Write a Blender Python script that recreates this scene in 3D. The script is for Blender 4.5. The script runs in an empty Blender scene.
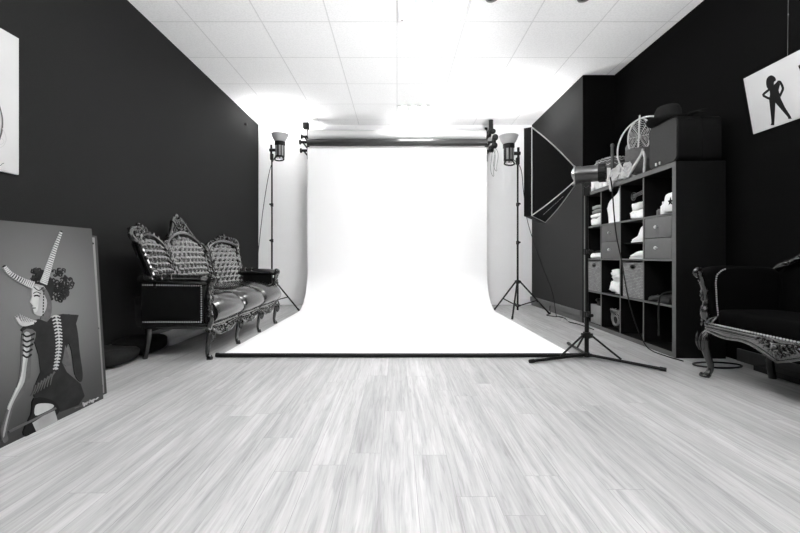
import bpy, bmesh, math, random
from mathutils import Vector, Matrix, noise
PI = math.pi
COL = bpy.context.scene.collection
V = Vector

# ------------------------------------------------------------------ materials
MATS = {}

def mat(name, g, rough=0.5, metal=0.0, spec=0.5, nscale=0.0, namt=0.0, bump=0.0, bscale=60.0, coat=0.0, sheen=0.0):
    if name in MATS:
        return MATS[name]
    m = bpy.data.materials.new(name)
    m.use_nodes = True
    nt = m.node_tree
    b = nt.nodes['Principled BSDF']
    b.inputs['Base Color'].default_value = (g, g, g, 1)
    b.inputs['Roughness'].default_value = rough
    b.inputs['Metallic'].default_value = metal
    b.inputs['Specular IOR Level'].default_value = spec
    b.inputs['Coat Weight'].default_value = coat
    b.inputs['Coat Roughness'].default_value = 0.12
    b.inputs['Sheen Weight'].default_value = sheen
    tc = nt.nodes.new('ShaderNodeTexCoord')
    if namt > 0:
        n = nt.nodes.new('ShaderNodeTexNoise')
        n.inputs['Scale'].default_value = nscale
        n.inputs['Detail'].default_value = 5
        nt.links.new(tc.outputs['Object'], n.inputs['Vector'])
        r = nt.nodes.new('ShaderNodeMapRange')
        r.inputs['To Min'].default_value = g * (1 - namt)
        r.inputs['To Max'].default_value = min(1, g * (1 + namt))
        nt.links.new(n.outputs['Fac'], r.inputs['Value'])
        nt.links.new(r.outputs['Result'], b.inputs['Base Color'])
    if bump > 0:
        n2 = nt.nodes.new('ShaderNodeTexNoise')
        n2.inputs['Scale'].default_value = bscale
        n2.inputs['Detail'].default_value = 4
        nt.links.new(tc.outputs['Object'], n2.inputs['Vector'])
        bp = nt.nodes.new('ShaderNodeBump')
        bp.inputs['Strength'].default_value = bump
        bp.inputs['Distance'].default_value = 0.004
        nt.links.new(n2.outputs['Fac'], bp.inputs['Height'])
        nt.links.new(bp.outputs['Normal'], b.inputs['Normal'])
    MATS[name] = m
    return m


def emit(name, g, strength):
    m = bpy.data.materials.new(name)
    m.use_nodes = True
    b = m.node_tree.nodes['Principled BSDF']
    b.inputs['Base Color'].default_value = (g, g, g, 1)
    b.inputs['Emission Color'].default_value = (1, 1, 1, 1)
    b.inputs['Emission Strength'].default_value = strength
    MATS[name] = m
    return m


def floor_material():
    m = bpy.data.materials.new('laminate_planks')
    m.use_nodes = True
    nt = m.node_tree
    N, L = nt.nodes, nt.links
    b = N['Principled BSDF']
    tc = N.new('ShaderNodeTexCoord')
    mp = N.new('ShaderNodeMapping')
    mp.inputs['Rotation'].default_value = (0, 0, PI / 2)
    mp.inputs['Location'].default_value = (0.35, 0.06, 0)
    L.new(tc.outputs['Object'], mp.inputs['Vector'])
    br = N.new('ShaderNodeTexBrick')
    br.offset = 0.0
    br.inputs['Scale'].default_value = 1
    br.inputs['Brick Width'].default_value = 0.95
    br.inputs['Row Height'].default_value = 0.124
    br.inputs['Mortar Size'].default_value = 0.0010
    br.inputs['Mortar Smooth'].default_value = 0.3
    br.inputs['Color1'].default_value = (0.385, 0.385, 0.385, 1)
    br.inputs['Color2'].default_value = (0.465, 0.465, 0.465, 1)
    br.inputs['Mortar'].default_value = (0.28, 0.28, 0.28, 1)
    sx = N.new('ShaderNodeSeparateXYZ')
    L.new(mp.outputs['Vector'], sx.inputs[0])
    dv = N.new('ShaderNodeMath')
    dv.operation = 'DIVIDE'
    dv.inputs[1].default_value = 0.124
    L.new(sx.outputs['Y'], dv.inputs[0])
    fl = N.new('ShaderNodeMath')
    fl.operation = 'FLOOR'
    L.new(dv.outputs[0], fl.inputs[0])
    wn = N.new('ShaderNodeTexWhiteNoise')
    wn.noise_dimensions = '1D'
    L.new(fl.outputs[0], wn.inputs['W'])
    ma = N.new('ShaderNodeMath')
    ma.operation = 'MULTIPLY_ADD'
    ma.inputs[1].default_value = 0.95
    L.new(wn.outputs['Value'], ma.inputs[0])
    L.new(sx.outputs['X'], ma.inputs[2])
    cx = N.new('ShaderNodeCombineXYZ')
    L.new(ma.outputs[0], cx.inputs['X'])
    L.new(sx.outputs['Y'], cx.inputs['Y'])
    L.new(cx.outputs[0], br.inputs['Vector'])
    # long wood grain, shifted per plank by the plank colour
    mg = N.new('ShaderNodeMapping')
    mg.inputs['Scale'].default_value = (34, 1.7, 1)
    L.new(tc.outputs['Object'], mg.inputs['Vector'])
    ad = N.new('ShaderNodeVectorMath')
    ad.operation = 'MULTIPLY_ADD'
    L.new(br.outputs['Color'], ad.inputs[0])
    ad.inputs[1].default_value = (31, 17, 9)
    L.new(mg.outputs['Vector'], ad.inputs[2])
    n1 = N.new('ShaderNodeTexNoise')
    n1.inputs['Scale'].default_value = 1
    n1.inputs['Detail'].default_value = 7
    n1.inputs['Roughness'].default_value = 0.62
    n1.inputs['Distortion'].default_value = 0.6
    L.new(ad.outputs['Vector'], n1.inputs['Vector'])
    r1 = N.new('ShaderNodeMapRange')
    r1.inputs['From Min'].default_value = 0.3
    r1.inputs['From Max'].default_value = 0.72
    r1.inputs['To Min'].default_value = 0.70
    r1.inputs['To Max'].default_value = 1.16
    L.new(n1.outputs['Fac'], r1.inputs['Value'])
    mg2 = N.new('ShaderNodeMapping')
    mg2.inputs['Scale'].default_value = (7, 0.9, 1)
    L.new(tc.outputs['Object'], mg2.inputs['Vector'])
    n2 = N.new('ShaderNodeTexNoise')
    n2.inputs['Scale'].default_value = 1
    n2.inputs['Detail'].default_value = 3
    L.new(mg2.outputs['Vector'], n2.inputs['Vector'])
    r2 = N.new('ShaderNodeMapRange')
    r2.inputs['From Min'].default_value = 0.3
    r2.inputs['From Max'].default_value = 0.7
    r2.inputs['To Min'].default_value = 0.88
    r2.inputs['To Max'].default_value = 1.10
    L.new(n2.outputs['Fac'], r2.inputs['Value'])
    mu = N.new('ShaderNodeMath')
    mu.operation = 'MULTIPLY'
    L.new(r1.outputs['Result'], mu.inputs[0])
    L.new(r2.outputs['Result'], mu.inputs[1])
    mg3 = N.new('ShaderNodeMapping')
    mg3.inputs['Scale'].default_value = (70, 4.5, 1)
    L.new(tc.outputs['Object'], mg3.inputs['Vector'])
    ad3 = N.new('ShaderNodeVectorMath')
    ad3.operation = 'MULTIPLY_ADD'
    L.new(br.outputs['Color'], ad3.inputs[0])
    ad3.inputs[1].default_value = (53, 29, 7)
    L.new(mg3.outputs['Vector'], ad3.inputs[2])
    n3 = N.new('ShaderNodeTexNoise')
    n3.inputs['Scale'].default_value = 1
    n3.inputs['Detail'].default_value = 4
    n3.inputs['Distortion'].default_value = 1.4
    L.new(ad3.outputs['Vector'], n3.inputs['Vector'])
    r3 = N.new('ShaderNodeMapRange')
    r3.inputs['From Min'].default_value = 0.30
    r3.inputs['From Max'].default_value = 0.52
    r3.inputs['To Min'].default_value = 0.78
    r3.inputs['To Max'].default_value = 1.0
    L.new(n3.outputs['Fac'], r3.inputs['Value'])
    mu3 = N.new('ShaderNodeMath')
    mu3.operation = 'MULTIPLY'
    L.new(mu.outputs['Value'], mu3.inputs[0])
    L.new(r3.outputs['Result'], mu3.inputs[1])
    mx = N.new('ShaderNodeVectorMath')
    mx.operation = 'SCALE'
    L.new(br.outputs['Color'], mx.inputs[0])
    L.new(mu3.outputs['Value'], mx.inputs['Scale'])
    L.new(mx.outputs['Vector'], b.inputs['Base Color'])
    b.inputs['Roughness'].default_value = 0.38
    b.inputs['Specular IOR Level'].default_value = 0.45
    bp = N.new('ShaderNodeBump')
    bp.inputs['Strength'].default_value = 0.12
    bp.inputs['Distance'].default_value = 0.002
    L.new(n1.outputs['Fac'], bp.inputs['Height'])
    L.new(bp.outputs['Normal'], b.inputs['Normal'])
    return m


def ceiling_material():
    m = bpy.data.materials.new('mineral_fibre_tiles')
    m.use_nodes = True
    nt = m.node_tree
    N, L = nt.nodes, nt.links
    b = N['Principled BSDF']
    tc = N.new('ShaderNodeTexCoord')
    mp = N.new('ShaderNodeMapping')
    mp.inputs['Location'].default_value = (6.0, 6.0 - 0.35, 0)
    L.new(tc.outputs['Object'], mp.inputs['Vector'])
    br = N.new('ShaderNodeTexBrick')
    br.offset = 0
    br.inputs['Scale'].default_value = 1
    br.inputs['Brick Width'].default_value = 0.6
    br.inputs['Row Height'].default_value = 0.6
    br.inputs['Mortar Size'].default_value = 0.006
    br.inputs['Mortar Smooth'].default_value = 0.2
    br.inputs['Color1'].default_value = (0.87, 0.87, 0.87, 1)
    br.inputs['Color2'].default_value = (0.90, 0.90, 0.90, 1)
    br.inputs['Mortar'].default_value = (0.70, 0.70, 0.70, 1)
    L.new(mp.outputs['Vector'], br.inputs['Vector'])
    n = N.new('ShaderNodeTexNoise')
    n.inputs['Scale'].default_value = 70
    n.inputs['Detail'].default_value = 3
    L.new(tc.outputs['Object'], n.inputs['Vector'])
    r = N.new('ShaderNodeMapRange')
    r.inputs['From Min'].default_value = 0.35
    r.inputs['From Max'].default_value = 0.6
    r.inputs['To Min'].default_value = 0.92
    r.inputs['To Max'].default_value = 1.0
    L.new(n.outputs['Fac'], r.inputs['Value'])
    mx = N.new('ShaderNodeVectorMath')
    mx.operation = 'SCALE'
    L.new(br.outputs['Color'], mx.inputs[0])
    L.new(r.outputs['Result'], mx.inputs['Scale'])
    L.new(mx.outputs['Vector'], b.inputs['Base Color'])
    b.inputs['Roughness'].default_value = 0.9
    b.inputs['Specular IOR Level'].default_value = 0.1
    return m


def canvas_material():
    # the studio glow behind the figure belongs to the printed picture
    m = bpy.data.materials.new('printed_canvas_grey')
    m.use_nodes = True
    nt = m.node_tree
    N, L = nt.nodes, nt.links
    b = N['Principled BSDF']
    tc = N.new('ShaderNodeTexCoord')
    mp = N.new('ShaderNodeMapping')
    mp.inputs['Location'].default_value = (0, -0.60, -0.52)
    L.new(tc.outputs['Object'], mp.inputs['Vector'])
    ln = N.new('ShaderNodeVectorMath')
    ln.operation = 'LENGTH'
    L.new(mp.outputs['Vector'], ln.inputs[0])
    r = N.new('ShaderNodeMapRange')
    r.inputs['From Min'].default_value = 0.05
    r.inputs['From Max'].default_value = 0.55
    r.inputs['To Min'].default_value = 0.125
    r.inputs['To Max'].default_value = 0.022
    r.interpolation_type = 'SMOOTHSTEP'
    L.new(ln.outputs['Value'], r.inputs['Value'])
    L.new(r.outputs['Result'], b.inputs['Base Color'])
    b.inputs['Roughness'].default_value = 0.55
    return m


def weave_material():
    m = bpy.data.materials.new('woven_seagrass')
    m.use_nodes = True
    nt = m.node_tree
    N, L = nt.nodes, nt.links
    b = N['Principled BSDF']
    tc = N.new('ShaderNodeTexCoord')
    br = N.new('ShaderNodeTexBrick')
    mp = N.new('ShaderNodeMapping')
    mp.inputs['Rotation'].default_value = (PI / 2, 0, 0)
    L.new(tc.outputs['Object'], mp.inputs['Vector'])
    L.new(mp.outputs['Vector'], br.inputs['Vector'])
    br.inputs['Scale'].default_value = 1
    br.inputs['Brick Width'].default_value = 0.030
    br.inputs['Row Height'].default_value = 0.013
    br.inputs['Mortar Size'].default_value = 0.002
    br.inputs['Mortar Smooth'].default_value = 0.6
    br.inputs['Color1'].default_value = (0.26, 0.26, 0.26, 1)
    br.inputs['Color2'].default_value = (0.17, 0.17, 0.17, 1)
    br.inputs['Mortar'].default_value = (0.05, 0.05, 0.05, 1)
    L.new(br.outputs['Color'], b.inputs['Base Color'])
    b.inputs['Roughness'].default_value = 0.75
    return m


M_FLOOR = floor_material()
M_CEIL = ceiling_material()
M_CANVAS = canvas_material()
M_WEAVE = weave_material()
M_WALLP = mat('charcoal_paint_lit_side', 0.032, 0.75, spec=0.1, nscale=120, namt=0.12, bump=0.25, bscale=220)
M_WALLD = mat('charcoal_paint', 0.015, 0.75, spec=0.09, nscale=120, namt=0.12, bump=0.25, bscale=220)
M_WALLR = mat('black_paint_and_pier_shade', 0.003, 0.8, spec=0.04, nscale=120, namt=0.15, bump=0.25, bscale=220)
M_WALLW = mat('white_wall_paint', 0.94, 0.8, spec=0.2, nscale=40, namt=0.02, bump=0.1, bscale=200)
M_BASED = mat('dark_baseboard_paint', 0.045, 0.5, nscale=30, namt=0.1)
M_BASEG = mat('grey_trunking', 0.11, 0.5, nscale=30, namt=0.08)
M_PAPER = mat('seamless_white_paper', 0.86, 0.75, spec=0.2, nscale=3, namt=0.01)
M_PAPERG = mat('grey_backdrop_paper', 0.02, 0.3, nscale=6, namt=0.05)
M_BLACKM = mat('black_metal', 0.005, 0.45, spec=0.2, nscale=20, namt=0.2)
M_BLACKP = mat('black_plastic', 0.006, 0.45, spec=0.22, nscale=20, namt=0.2)
M_STEEL = mat('brushed_steel', 0.55, 0.3, metal=1.0, nscale=60, namt=0.1)
M_GREYM = mat('grey_metal_housing', 0.22, 0.33, metal=0.5, nscale=40, namt=0.08)
M_BOWL = mat('frosted_reflector', 0.38, 0.5, nscale=20, namt=0.05)
M_FABB = mat('black_nylon', 0.004, 0.7, spec=0.12, nscale=80, namt=0.2, bump=0.2, bscale=150)
M_PIPING = mat('grey_rod_piping', 0.50, 0.45, nscale=30, namt=0.1)
M_LEATHER = mat('black_leather', 0.010, 0.14, spec=0.85, nscale=40, namt=0.2, bump=0.12, bscale=180)
M_PANEL = mat('dull_black_leather', 0.004, 0.6, spec=0.08, nscale=40, namt=0.2)
M_LEATHERM = mat('tufted_leather', 0.028, 0.24, spec=1.0, nscale=40, namt=0.15, coat=0.6)
M_LACQ = mat('carved_lacquered_wood', 0.012, 0.22, spec=0.8, nscale=60, namt=0.3, coat=0.4)
M_NAIL = mat('nail_head_metal', 0.42, 0.3, metal=0.0, nscale=40, namt=0.1)
M_VELVET = mat('black_velvet', 0.0025, 0.9, spec=0.03, nscale=60, namt=0.3)
M_EDGE = mat('veneer_lit_edge', 0.105, 0.5, spec=0.2, nscale=30, namt=0.1)
M_SHELF = mat('black_brown_veneer_shaded', 0.006, 0.55, spec=0.06, nscale=30, namt=0.12)  # veneer darkened to carry the shade on the shelf body
M_DRAWER = mat('dark_grey_drawer_front', 0.105, 0.5, spec=0.2, nscale=30, namt=0.08)
M_WHITEC = mat('white_cotton', 0.80, 0.9, spec=0.1, nscale=40, namt=0.04, bump=0.2, bscale=90)
M_GREYC = mat('grey_cotton', 0.22, 0.9, spec=0.1, nscale=40, namt=0.1)
M_DARKC = mat('dark_cloth', 0.014, 0.85, spec=0.15, nscale=40, namt=0.3)
M_SHOEW = mat('white_shoe_leather', 0.75, 0.45, nscale=30, namt=0.03)
M_TRUNK = mat('worn_trunk_leatherette', 0.030, 0.6, spec=0.15, nscale=70, namt=0.3, bump=0.2, bscale=120)
M_TRUNKD = mat('black_trunk_edge', 0.004, 0.6, spec=0.08, nscale=50, namt=0.2)
M_FELT = mat('black_felt', 0.010, 0.95, spec=0.1, nscale=90, namt=0.2)
M_RATTAN = mat('pale_rattan', 0.50, 0.6, nscale=50, namt=0.2)
M_RATTAND = mat('grey_rattan', 0.10, 0.7, nscale=90, namt=0.5, bump=0.5, bscale=90)
M_ROPE = mat('pale_rope', 0.45, 0.85, nscale=120, namt=0.25, bump=0.5, bscale=200)
M_BAG = mat('grey_paper_bag', 0.20, 0.8, nscale=30, namt=0.15)
M_CARD = mat('white_card', 0.72, 0.6, nscale=20, namt=0.02)
M_DARKBOX = mat('black_board', 0.012, 0.6, nscale=30, namt=0.2)
M_LTBOX = mat('pale_grey_board', 0.75, 0.6, nscale=30, namt=0.05)
M_INKB = mat('black_print_ink', 0.006, 0.6, spec=0.12, nscale=30, namt=0.1)
M_INKD = mat('dark_print_ink', 0.016, 0.6, spec=0.12, nscale=14, namt=0.9)
M_INKM = mat('mid_grey_print_ink', 0.09, 0.6, spec=0.12, nscale=60, namt=0.3)
M_INKL = mat('light_grey_print_ink', 0.42, 0.6, spec=0.12, nscale=50, namt=0.2)
M_INKS = mat('skin_grey_print_ink', 0.30, 0.6, spec=0.12, nscale=12, namt=0.4)
M_WPRINT = mat('white_print_surface', 0.54, 0.5, nscale=4, namt=0.04)
M_INKF = mat('faint_grey_print_ink', 0.45, 0.6, spec=0.12, nscale=20, namt=0.1)
M_WFRAME = mat('white_lamp_frame', 0.80, 0.5, nscale=20, namt=0.02)
M_TUBE = emit('fluorescent_tube', 0.9, 6.5)
M_DIFF = emit('lit_diffuser_cloth', 0.8, 3.6)
M_FLASH = emit('modelling_lamp', 0.9, 54.0)
M_FILLFLASH = emit('added_fill_flash', 0.9, 470.0)

# ------------------------------------------------------------------ mesh builder


def frame_from(d):
    d = V(d).normalized()
    a = V((0, 0, 1)) if abs(d.z) < 0.9 else V((1, 0, 0))
    x = a.cross(d).normalized()
    return x, d.cross(x).normalized(), d


def spline(pts, n=8, closed=False):
    P = [V(p) for p in pts]
    out = []
    m = len(P)
    rng = range(m) if closed else range(m - 1)
    for i in rng:
        if closed:
            p0, p1, p2, p3 = P[(i - 1) % m], P[i], P[(i + 1) % m], P[(i + 2) % m]
        else:
            p1, p2 = P[i], P[i + 1]
            p0 = P[i - 1] if i > 0 else p1 * 2 - p2
            p3 = P[i + 2] if i + 2 < m else p2 * 2 - p1
        for k in range(n):
            t = k / n
            out.append(0.5 * ((2 * p1) + (p2 - p0) * t + (2 * p0 - 5 * p1 + 4 * p2 - p3) * t * t + (3 * p1 - p0 - 3 * p2 + p3) * t ** 3))
    if not closed:
        out.append(P[-1])
    return out


class MB:
    def __init__(self):
        self.v, self.f, self.mi = [], [], []
        self.cur = 0

    def add(self, vs, fs):
        o = len(self.v)
        self.v += [V(p) for p in vs]
        for f in fs:
            self.f.append([o + i for i in f])
            self.mi.append(self.cur)
        return self

    def bm(self, b, mtx=None):
        b.verts.ensure_lookup_table()
        b.verts.index_update()
        vs = [(mtx @ v.co) if mtx else v.co.copy() for v in b.verts]
        self.add(vs, [[v.index for v in f.verts] for f in b.faces])
        b.free()
        return self

    def box(self, a, c, bev=0.0, seg=2, mtx=None):
        """axis box between corners a and c, edges rounded by bev"""
        a, c = V(a), V(c)
        b = bmesh.new()
        bmesh.ops.create_cube(b, size=1)
        s = c - a
        for v in b.verts:
            v.co = V((a.x + (v.co.x + .5) * s.x, a.y + (v.co.y + .5) * s.y, a.z + (v.co.z + .5) * s.z))
        if bev > 0:
            bmesh.ops.bevel(b, geom=b.edges[:], offset=bev, segments=seg, affect='EDGES', profile=0.5)
        return self.bm(b, mtx)

    def cyl(self, p0, p1, r0, r1=None, n=16):
        return self.tube([p0, p1], [r0, r0 if r1 is None else r1], n)

    def tube(self, pts, r, n=8, closed=False, sq=(1, 1)):
        P = [V(p) for p in pts]
        m = len(P)
        rr = r if isinstance(r, (list, tuple)) else [r] * m
        if len(rr) != m:
            rr = [rr[0] + (rr[-1] - rr[0]) * i / (m - 1) if len(rr) == 2 else rr[min(len(rr) - 1, int(i * (len(rr) - 1) / (m - 1) + .5))] for i in range(m)]
        x = None
        rings = []
        for i in range(m):
            if closed:
                d = P[(i + 1) % m] - P[i - 1]
            else:
                d = P[min(i + 1, m - 1)] - P[max(i - 1, 0)]
            if d.length < 1e-9:
                d = V((0, 0, 1))
            d.normalize()
            if x is None:
                x, y, _ = frame_from(d)
            else:
                x = (x - d * x.dot(d))
                x = x.normalized() if x.length > 1e-6 else frame_from(d)[0]
                y = d.cross(x)
            rings.append([P[i] + (x * math.cos(2 * PI * k / n) * sq[0] + y * math.sin(2 * PI * k / n) * sq[1]) * rr[i] for k in range(n)])
        vs = [p for ring in rings for p in ring]
        fs = []
        for i in range(m if closed else m - 1):
            j = (i + 1) % m
            for k in range(n):
                l = (k + 1) % n
                fs.append([i * n + k, i * n + l, j * n + l, j * n + k])
        if not closed:
            fs.append(list(range(n - 1, -1, -1)))
            fs.append([(m - 1) * n + k for k in range(n)])
        return self.add(vs, fs)

    def lathe(self, prof, o=(0, 0, 0), d=(0, 0, 1), n=24):
        x, y, z = frame_from(d)
        o = V(o)
        vs, fs = [], []
        for r, h in prof:
            for k in range(n):
                a = 2 * PI * k / n
                vs.append(o + z * h + (x * math.cos(a) + y * math.sin(a)) * max(r, 1e-5))
        for i in range(len(prof) - 1):
            for k in range(n):
                l = (k + 1) % n
                fs.append([i * n + k, i * n + l, (i + 1) * n + l, (i + 1) * n + k])
        return self.add(vs, fs)

    def ell(self, c, r, ax=None, nu=12, nv=8):
        """ellipsoid; ax = three axis vectors"""
        c = V(c)
        ax = ax or (V((1, 0, 0)), V((0, 1, 0)), V((0, 0, 1)))
        vs, fs = [], []
        for i in range(nv + 1):
            t = PI * i / nv
            for k in range(nu):
                a = 2 * PI * k / nu
                vs.append(c + ax[0] * r[0] * math.sin(t) * math.cos(a) + ax[1] * r[1] * math.sin(t) * math.sin(a) + ax[2] * r[2] * math.cos(t))
        for i in range(nv):
            for k in range(nu):
                l = (k + 1) % nu
                fs.append([i * nu + k, (i + 1) * nu + k, (i + 1) * nu + l, i * nu + l])
        return self.add(vs, fs)

    def sell(self, c, s, e=0.35, amp=0.0, fr=9.0, seed=0, nu=28, nv=16, base=True):
        """soft rounded box (superellipsoid) with crumpled surface; s = half sizes"""
        def sg(w, p):
            return math.copysign(abs(w) ** p, w)
        c = V(c)
        vs, fs = [], []
        for i in range(nv + 1):
            t = -PI / 2 + PI * i / nv
            for k in range(nu):
                a = 2 * PI * k / nu
                p = V((s[0] * sg(math.cos(t), e) * sg(math.cos(a), e), s[1] * sg(math.cos(t), e) * sg(math.sin(a), e), s[2] * sg(math.sin(t), e)))
                if amp:
                    q = p * fr + V((seed * 3.1, seed * 1.7, seed * 5.3))
                    dn = noise.noise_vector(q) * amp + noise.noise_vector(q * 2.3) * amp * .5
                    p += dn
                    if base and p.z < -s[2]:
                        p.z = -s[2]
                vs.append(c + p)
        for i in range(nv):
            for k in range(nu):
                l = (k + 1) % nu
                fs.append([i * nu + k, i * nu + l, (i + 1) * nu + l, (i + 1) * nu + k])
        return self.add(vs, fs)

    def prism(self, pts, off):
        """polygon (3-D points) extruded by vector off"""
        P = [V(p) for p in pts]
        off = V(off)
        n = len(P)
        fs = [list(range(n - 1, -1, -1)), [n + i for i in range(n)]]
        for i in range(n):
            j = (i + 1) % n
            fs.append([i, j, n + j, n + i])
        return self.add(P + [p + off for p in P], fs)

    def grid(self, fn, nu, nv):
        vs = [fn(i / nu, j / nv) for j in range(nv + 1) for i in range(nu + 1)]
        w = nu + 1
        fs = [[j * w + i, j * w + i + 1, (j + 1) * w + i + 1, (j + 1) * w + i] for j in range(nv) for i in range(nu)]
        return self.add(vs, fs)

    def build(self, name, m, parent=None, sharp=40, loc=None, rz=0.0):
        me = bpy.data.meshes.new(name)
        me.from_pydata([tuple(p) for p in self.v], [], self.f)
        ms = m if isinstance(m, (list, tuple)) else [m]
        for q in ms:
            me.materials.append(q)
        b = bmesh.new()
        b.from_mesh(me)
        bmesh.ops.remove_doubles(b, verts=b.verts[:], dist=1e-6)
        bmesh.ops.recalc_face_normals(b, faces=b.faces[:])
        b.to_mesh(me)
        b.free()
        if len(ms) == 1:
            pass
        me.polygons.foreach_set('use_smooth', [True] * len(me.polygons))
        me.set_sharp_from_angle(angle=math.radians(sharp))
        o = bpy.data.objects.new(name, me)
        COL.objects.link(o)
        if parent:
            o.parent = parent
        if loc is not None:
            o.location = loc
            o.rotation_euler = (0, 0, rz)
        return o

    def build_mi(self, name, mats, parent=None, sharp=40, loc=None):
        """several materials, faces keep their index"""
        me = bpy.data.meshes.new(name)
        me.from_pydata([tuple(p) for p in self.v], [], self.f)
        for q in mats:
            me.materials.append(q)
        me.polygons.foreach_set('material_index', self.mi)
        b = bmesh.new()
        b.from_mesh(me)
        bmesh.ops.recalc_face_normals(b, faces=b.faces[:])
        b.to_mesh(me)
        b.free()
        o = bpy.data.objects.new(name, me)
        COL.objects.link(o)
        if parent:
            o.parent = parent
        if loc is not None:
            o.location = loc
        return o


def tag(o, label, cat, group=None, kind=None):
    o['label'] = label
    o['category'] = cat
    if group:
        o['group'] = group
    if kind:
        o['kind'] = kind
    return o


def thing(name, label, cat, loc=(0, 0, 0), rz=0.0, group=None):
    o = bpy.data.objects.new(name, None)
    o.empty_display_size = 0.05
    COL.objects.link(o)
    o.location = loc
    o.rotation_euler = (0, 0, rz)
    return tag(o, label, cat, group)


def struct(o):
    o['kind'] = 'structure'
    return o


def dup(o, parent=None):
    c = o.copy()
    COL.objects.link(c)
    if parent:
        c.parent = parent
    for ch in list(o.children):
        dup(ch, c)
    return c


# ------------------------------------------------------------------ camera
F, VX, VY, EYE = 378.0, 397.0, 257.0, 0.755
cam = bpy.data.cameras.new('camera')
cam.sensor_width = 36
cam.lens = 36 * F / 800
cam.shift_x = (400 - VX) / 800
cam.shift_y = -(266.5 - VY) / 800
cam.clip_start = 0.05
cam_o = bpy.data.objects.new('camera', cam)
COL.objects.link(cam_o)
cam_o.location = (0, 0, EYE)
cam_o.rotation_euler = (PI / 2, 0, 0)
bpy.context.scene.camera = cam_o

# ------------------------------------------------------------------ the room
XL, XR, XP = -2.188, 2.492, 2.13       # left wall, right wall, face of the pier
YB, YP, YF = 5.97, 4.33, -3.2        # back wall, front of the pier, wall behind the camera
H = 2.84
struct(MB().box((XL - .1, YF - .1, -.1), (XR + .1, YB + .1, 0)).build('floor', M_FLOOR))
struct(MB().box((XL - .1, YF - .1, H), (XR + .1, YB + .1, H + .1)).build('ceiling', M_CEIL))
struct(MB().box((XL - .1, YF, 0), (XL, YB, H)).build('wall_left', M_WALLD))
struct(MB().box((XR, YF, 0), (XR + .1, YB, H)).build('wall_right', M_WALLR))
struct(MB().box((XL - .1, YB, 0), (XR + .1, YB + .1, H)).build('wall_back', M_WALLW))
struct(MB().box((XL - .1, YF - .1, 0), (XR + .1, YF, H)).build('wall_front', M_WALLR))
struct(MB().box((XP, YP + .01, 0), (XR, YB, H)).build('wall_pier', M_WALLP))  # lit side of the pier: light put into a paler paint tone
struct(MB().box((XP, YP, 0), (XR, YP + .01, H)).build('wall_pier_shaded_front', M_WALLR))  # unlit face of the pier: shade put into a near-black colour
struct(MB().box((XL, YF, 0), (XL + .014, YB, .09), .004).build('baseboard_left', M_BASED))
struct(MB().box((XL, YB - .014, 0), (XP, YB, .09), .004).build('baseboard_back', M_WALLW))
struct(MB().box((XR - .014, YF, 0), (XR, 2.76, .09), .004).build('baseboard_right', M_BASED))
pb = MB()
pb.box((XP - .016, YP + .01, 0), (XP, YB - .015, .065), .004)
pb.box((XP - .034, YP + .01, .065), (XP, YB - .015, .135), .006)
struct(pb.build('baseboard_pier', M_BASEG))


def ceiling_light(x0, y0, label):
    t = thing('ceiling_light', label, 'ceiling light', (x0 + .3, y0 + .3, H), 0, 'square fluorescent panels in the ceiling')
    fr = MB()
    for a, c in (((-.297, -.297), (.297, -.27)), ((-.297, .27), (.297, .297)), ((-.297, -.27), (-.27, .27)), ((.27, -.27), (.297, .27))):
        fr.box((a[0], a[1], -.016), (c[0], c[1], 0), .003)
    fr.build('frame', M_WFRAME, t)
    MB().box((-.27, -.27, -.004), (.27, .27, -.001)).build('reflector_tray', M_WFRAME, t)
    lv = MB()
    for k in (-1, 0, 1):
        lv.box((k * .135 - .031, -.27, -.016), (k * .135 + .031, .27, -.004), .002)
    lv.build('louvre', M_WFRAME, t)
    for k in range(4):
        x = (k - 1.5) * .135
        MB().box((x - .035, -.268, -.0145), (x + .035, .268, -.005), .003).build('tube', M_TUBE, t)


ceiling_light(0.0, 2.75, 'square ceiling light with four tubes, cut by the top edge of the photo')
ceiling_light(0.0, 5.17, 'square ceiling light with four tubes above the white backdrop')
ceiling_light(0.0, 0.35, 'added square ceiling light above the camera, out of view')  # unseen panel added to brighten the foreground floor


def ceiling_spot(x, y, label):
    t = thing('ceiling_spot', label, 'spotlight', (x, y, H), 0, 'small recessed spots')
    MB().lathe([(0, -.004), (.035, -.004), (.038, -.014), (.05, -.014), (.052, 0)], n=20).build('ring', M_GREYM, t)
    MB().lathe([(0, -.009), (.03, -.009), (.032, -.005), (0, -.005)], n=16).build('lens', M_BLACKP, t)


ceiling_spot(.76, 3.03, 'small dark recessed spot in the ceiling right of the tube light')
ceiling_spot(1.50, 3.03, 'small dark recessed spot in the ceiling nearest the right wall')

hk = MB()
hk.cyl((0, 0, 0), (.022, 0, 0), .018, n=12)
hk.ell((.025, 0, 0), (.012, .024, .024))
tag(hk.build('wall_hook', M_BLACKP, loc=(XL, 5.43, 2.66)), 'small black knob high on the left wall near the ceiling', 'hook')

# ------------------------------------------------------------------ backdrop system
BX0, BX1 = -1.350, 1.355
YR = 5.70


def roll_ends(mb, z, x0=BX0, y=YR):
    mb.cyl((x0, y, z), (x0 - .12, y, z), .02, n=10)
    mb.lathe([(0, 0), (.036, 0), (.036, .02), (.012, .03), (0, .03)], (x0 - .12, y, z), (1, 0, 0), 14)


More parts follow.
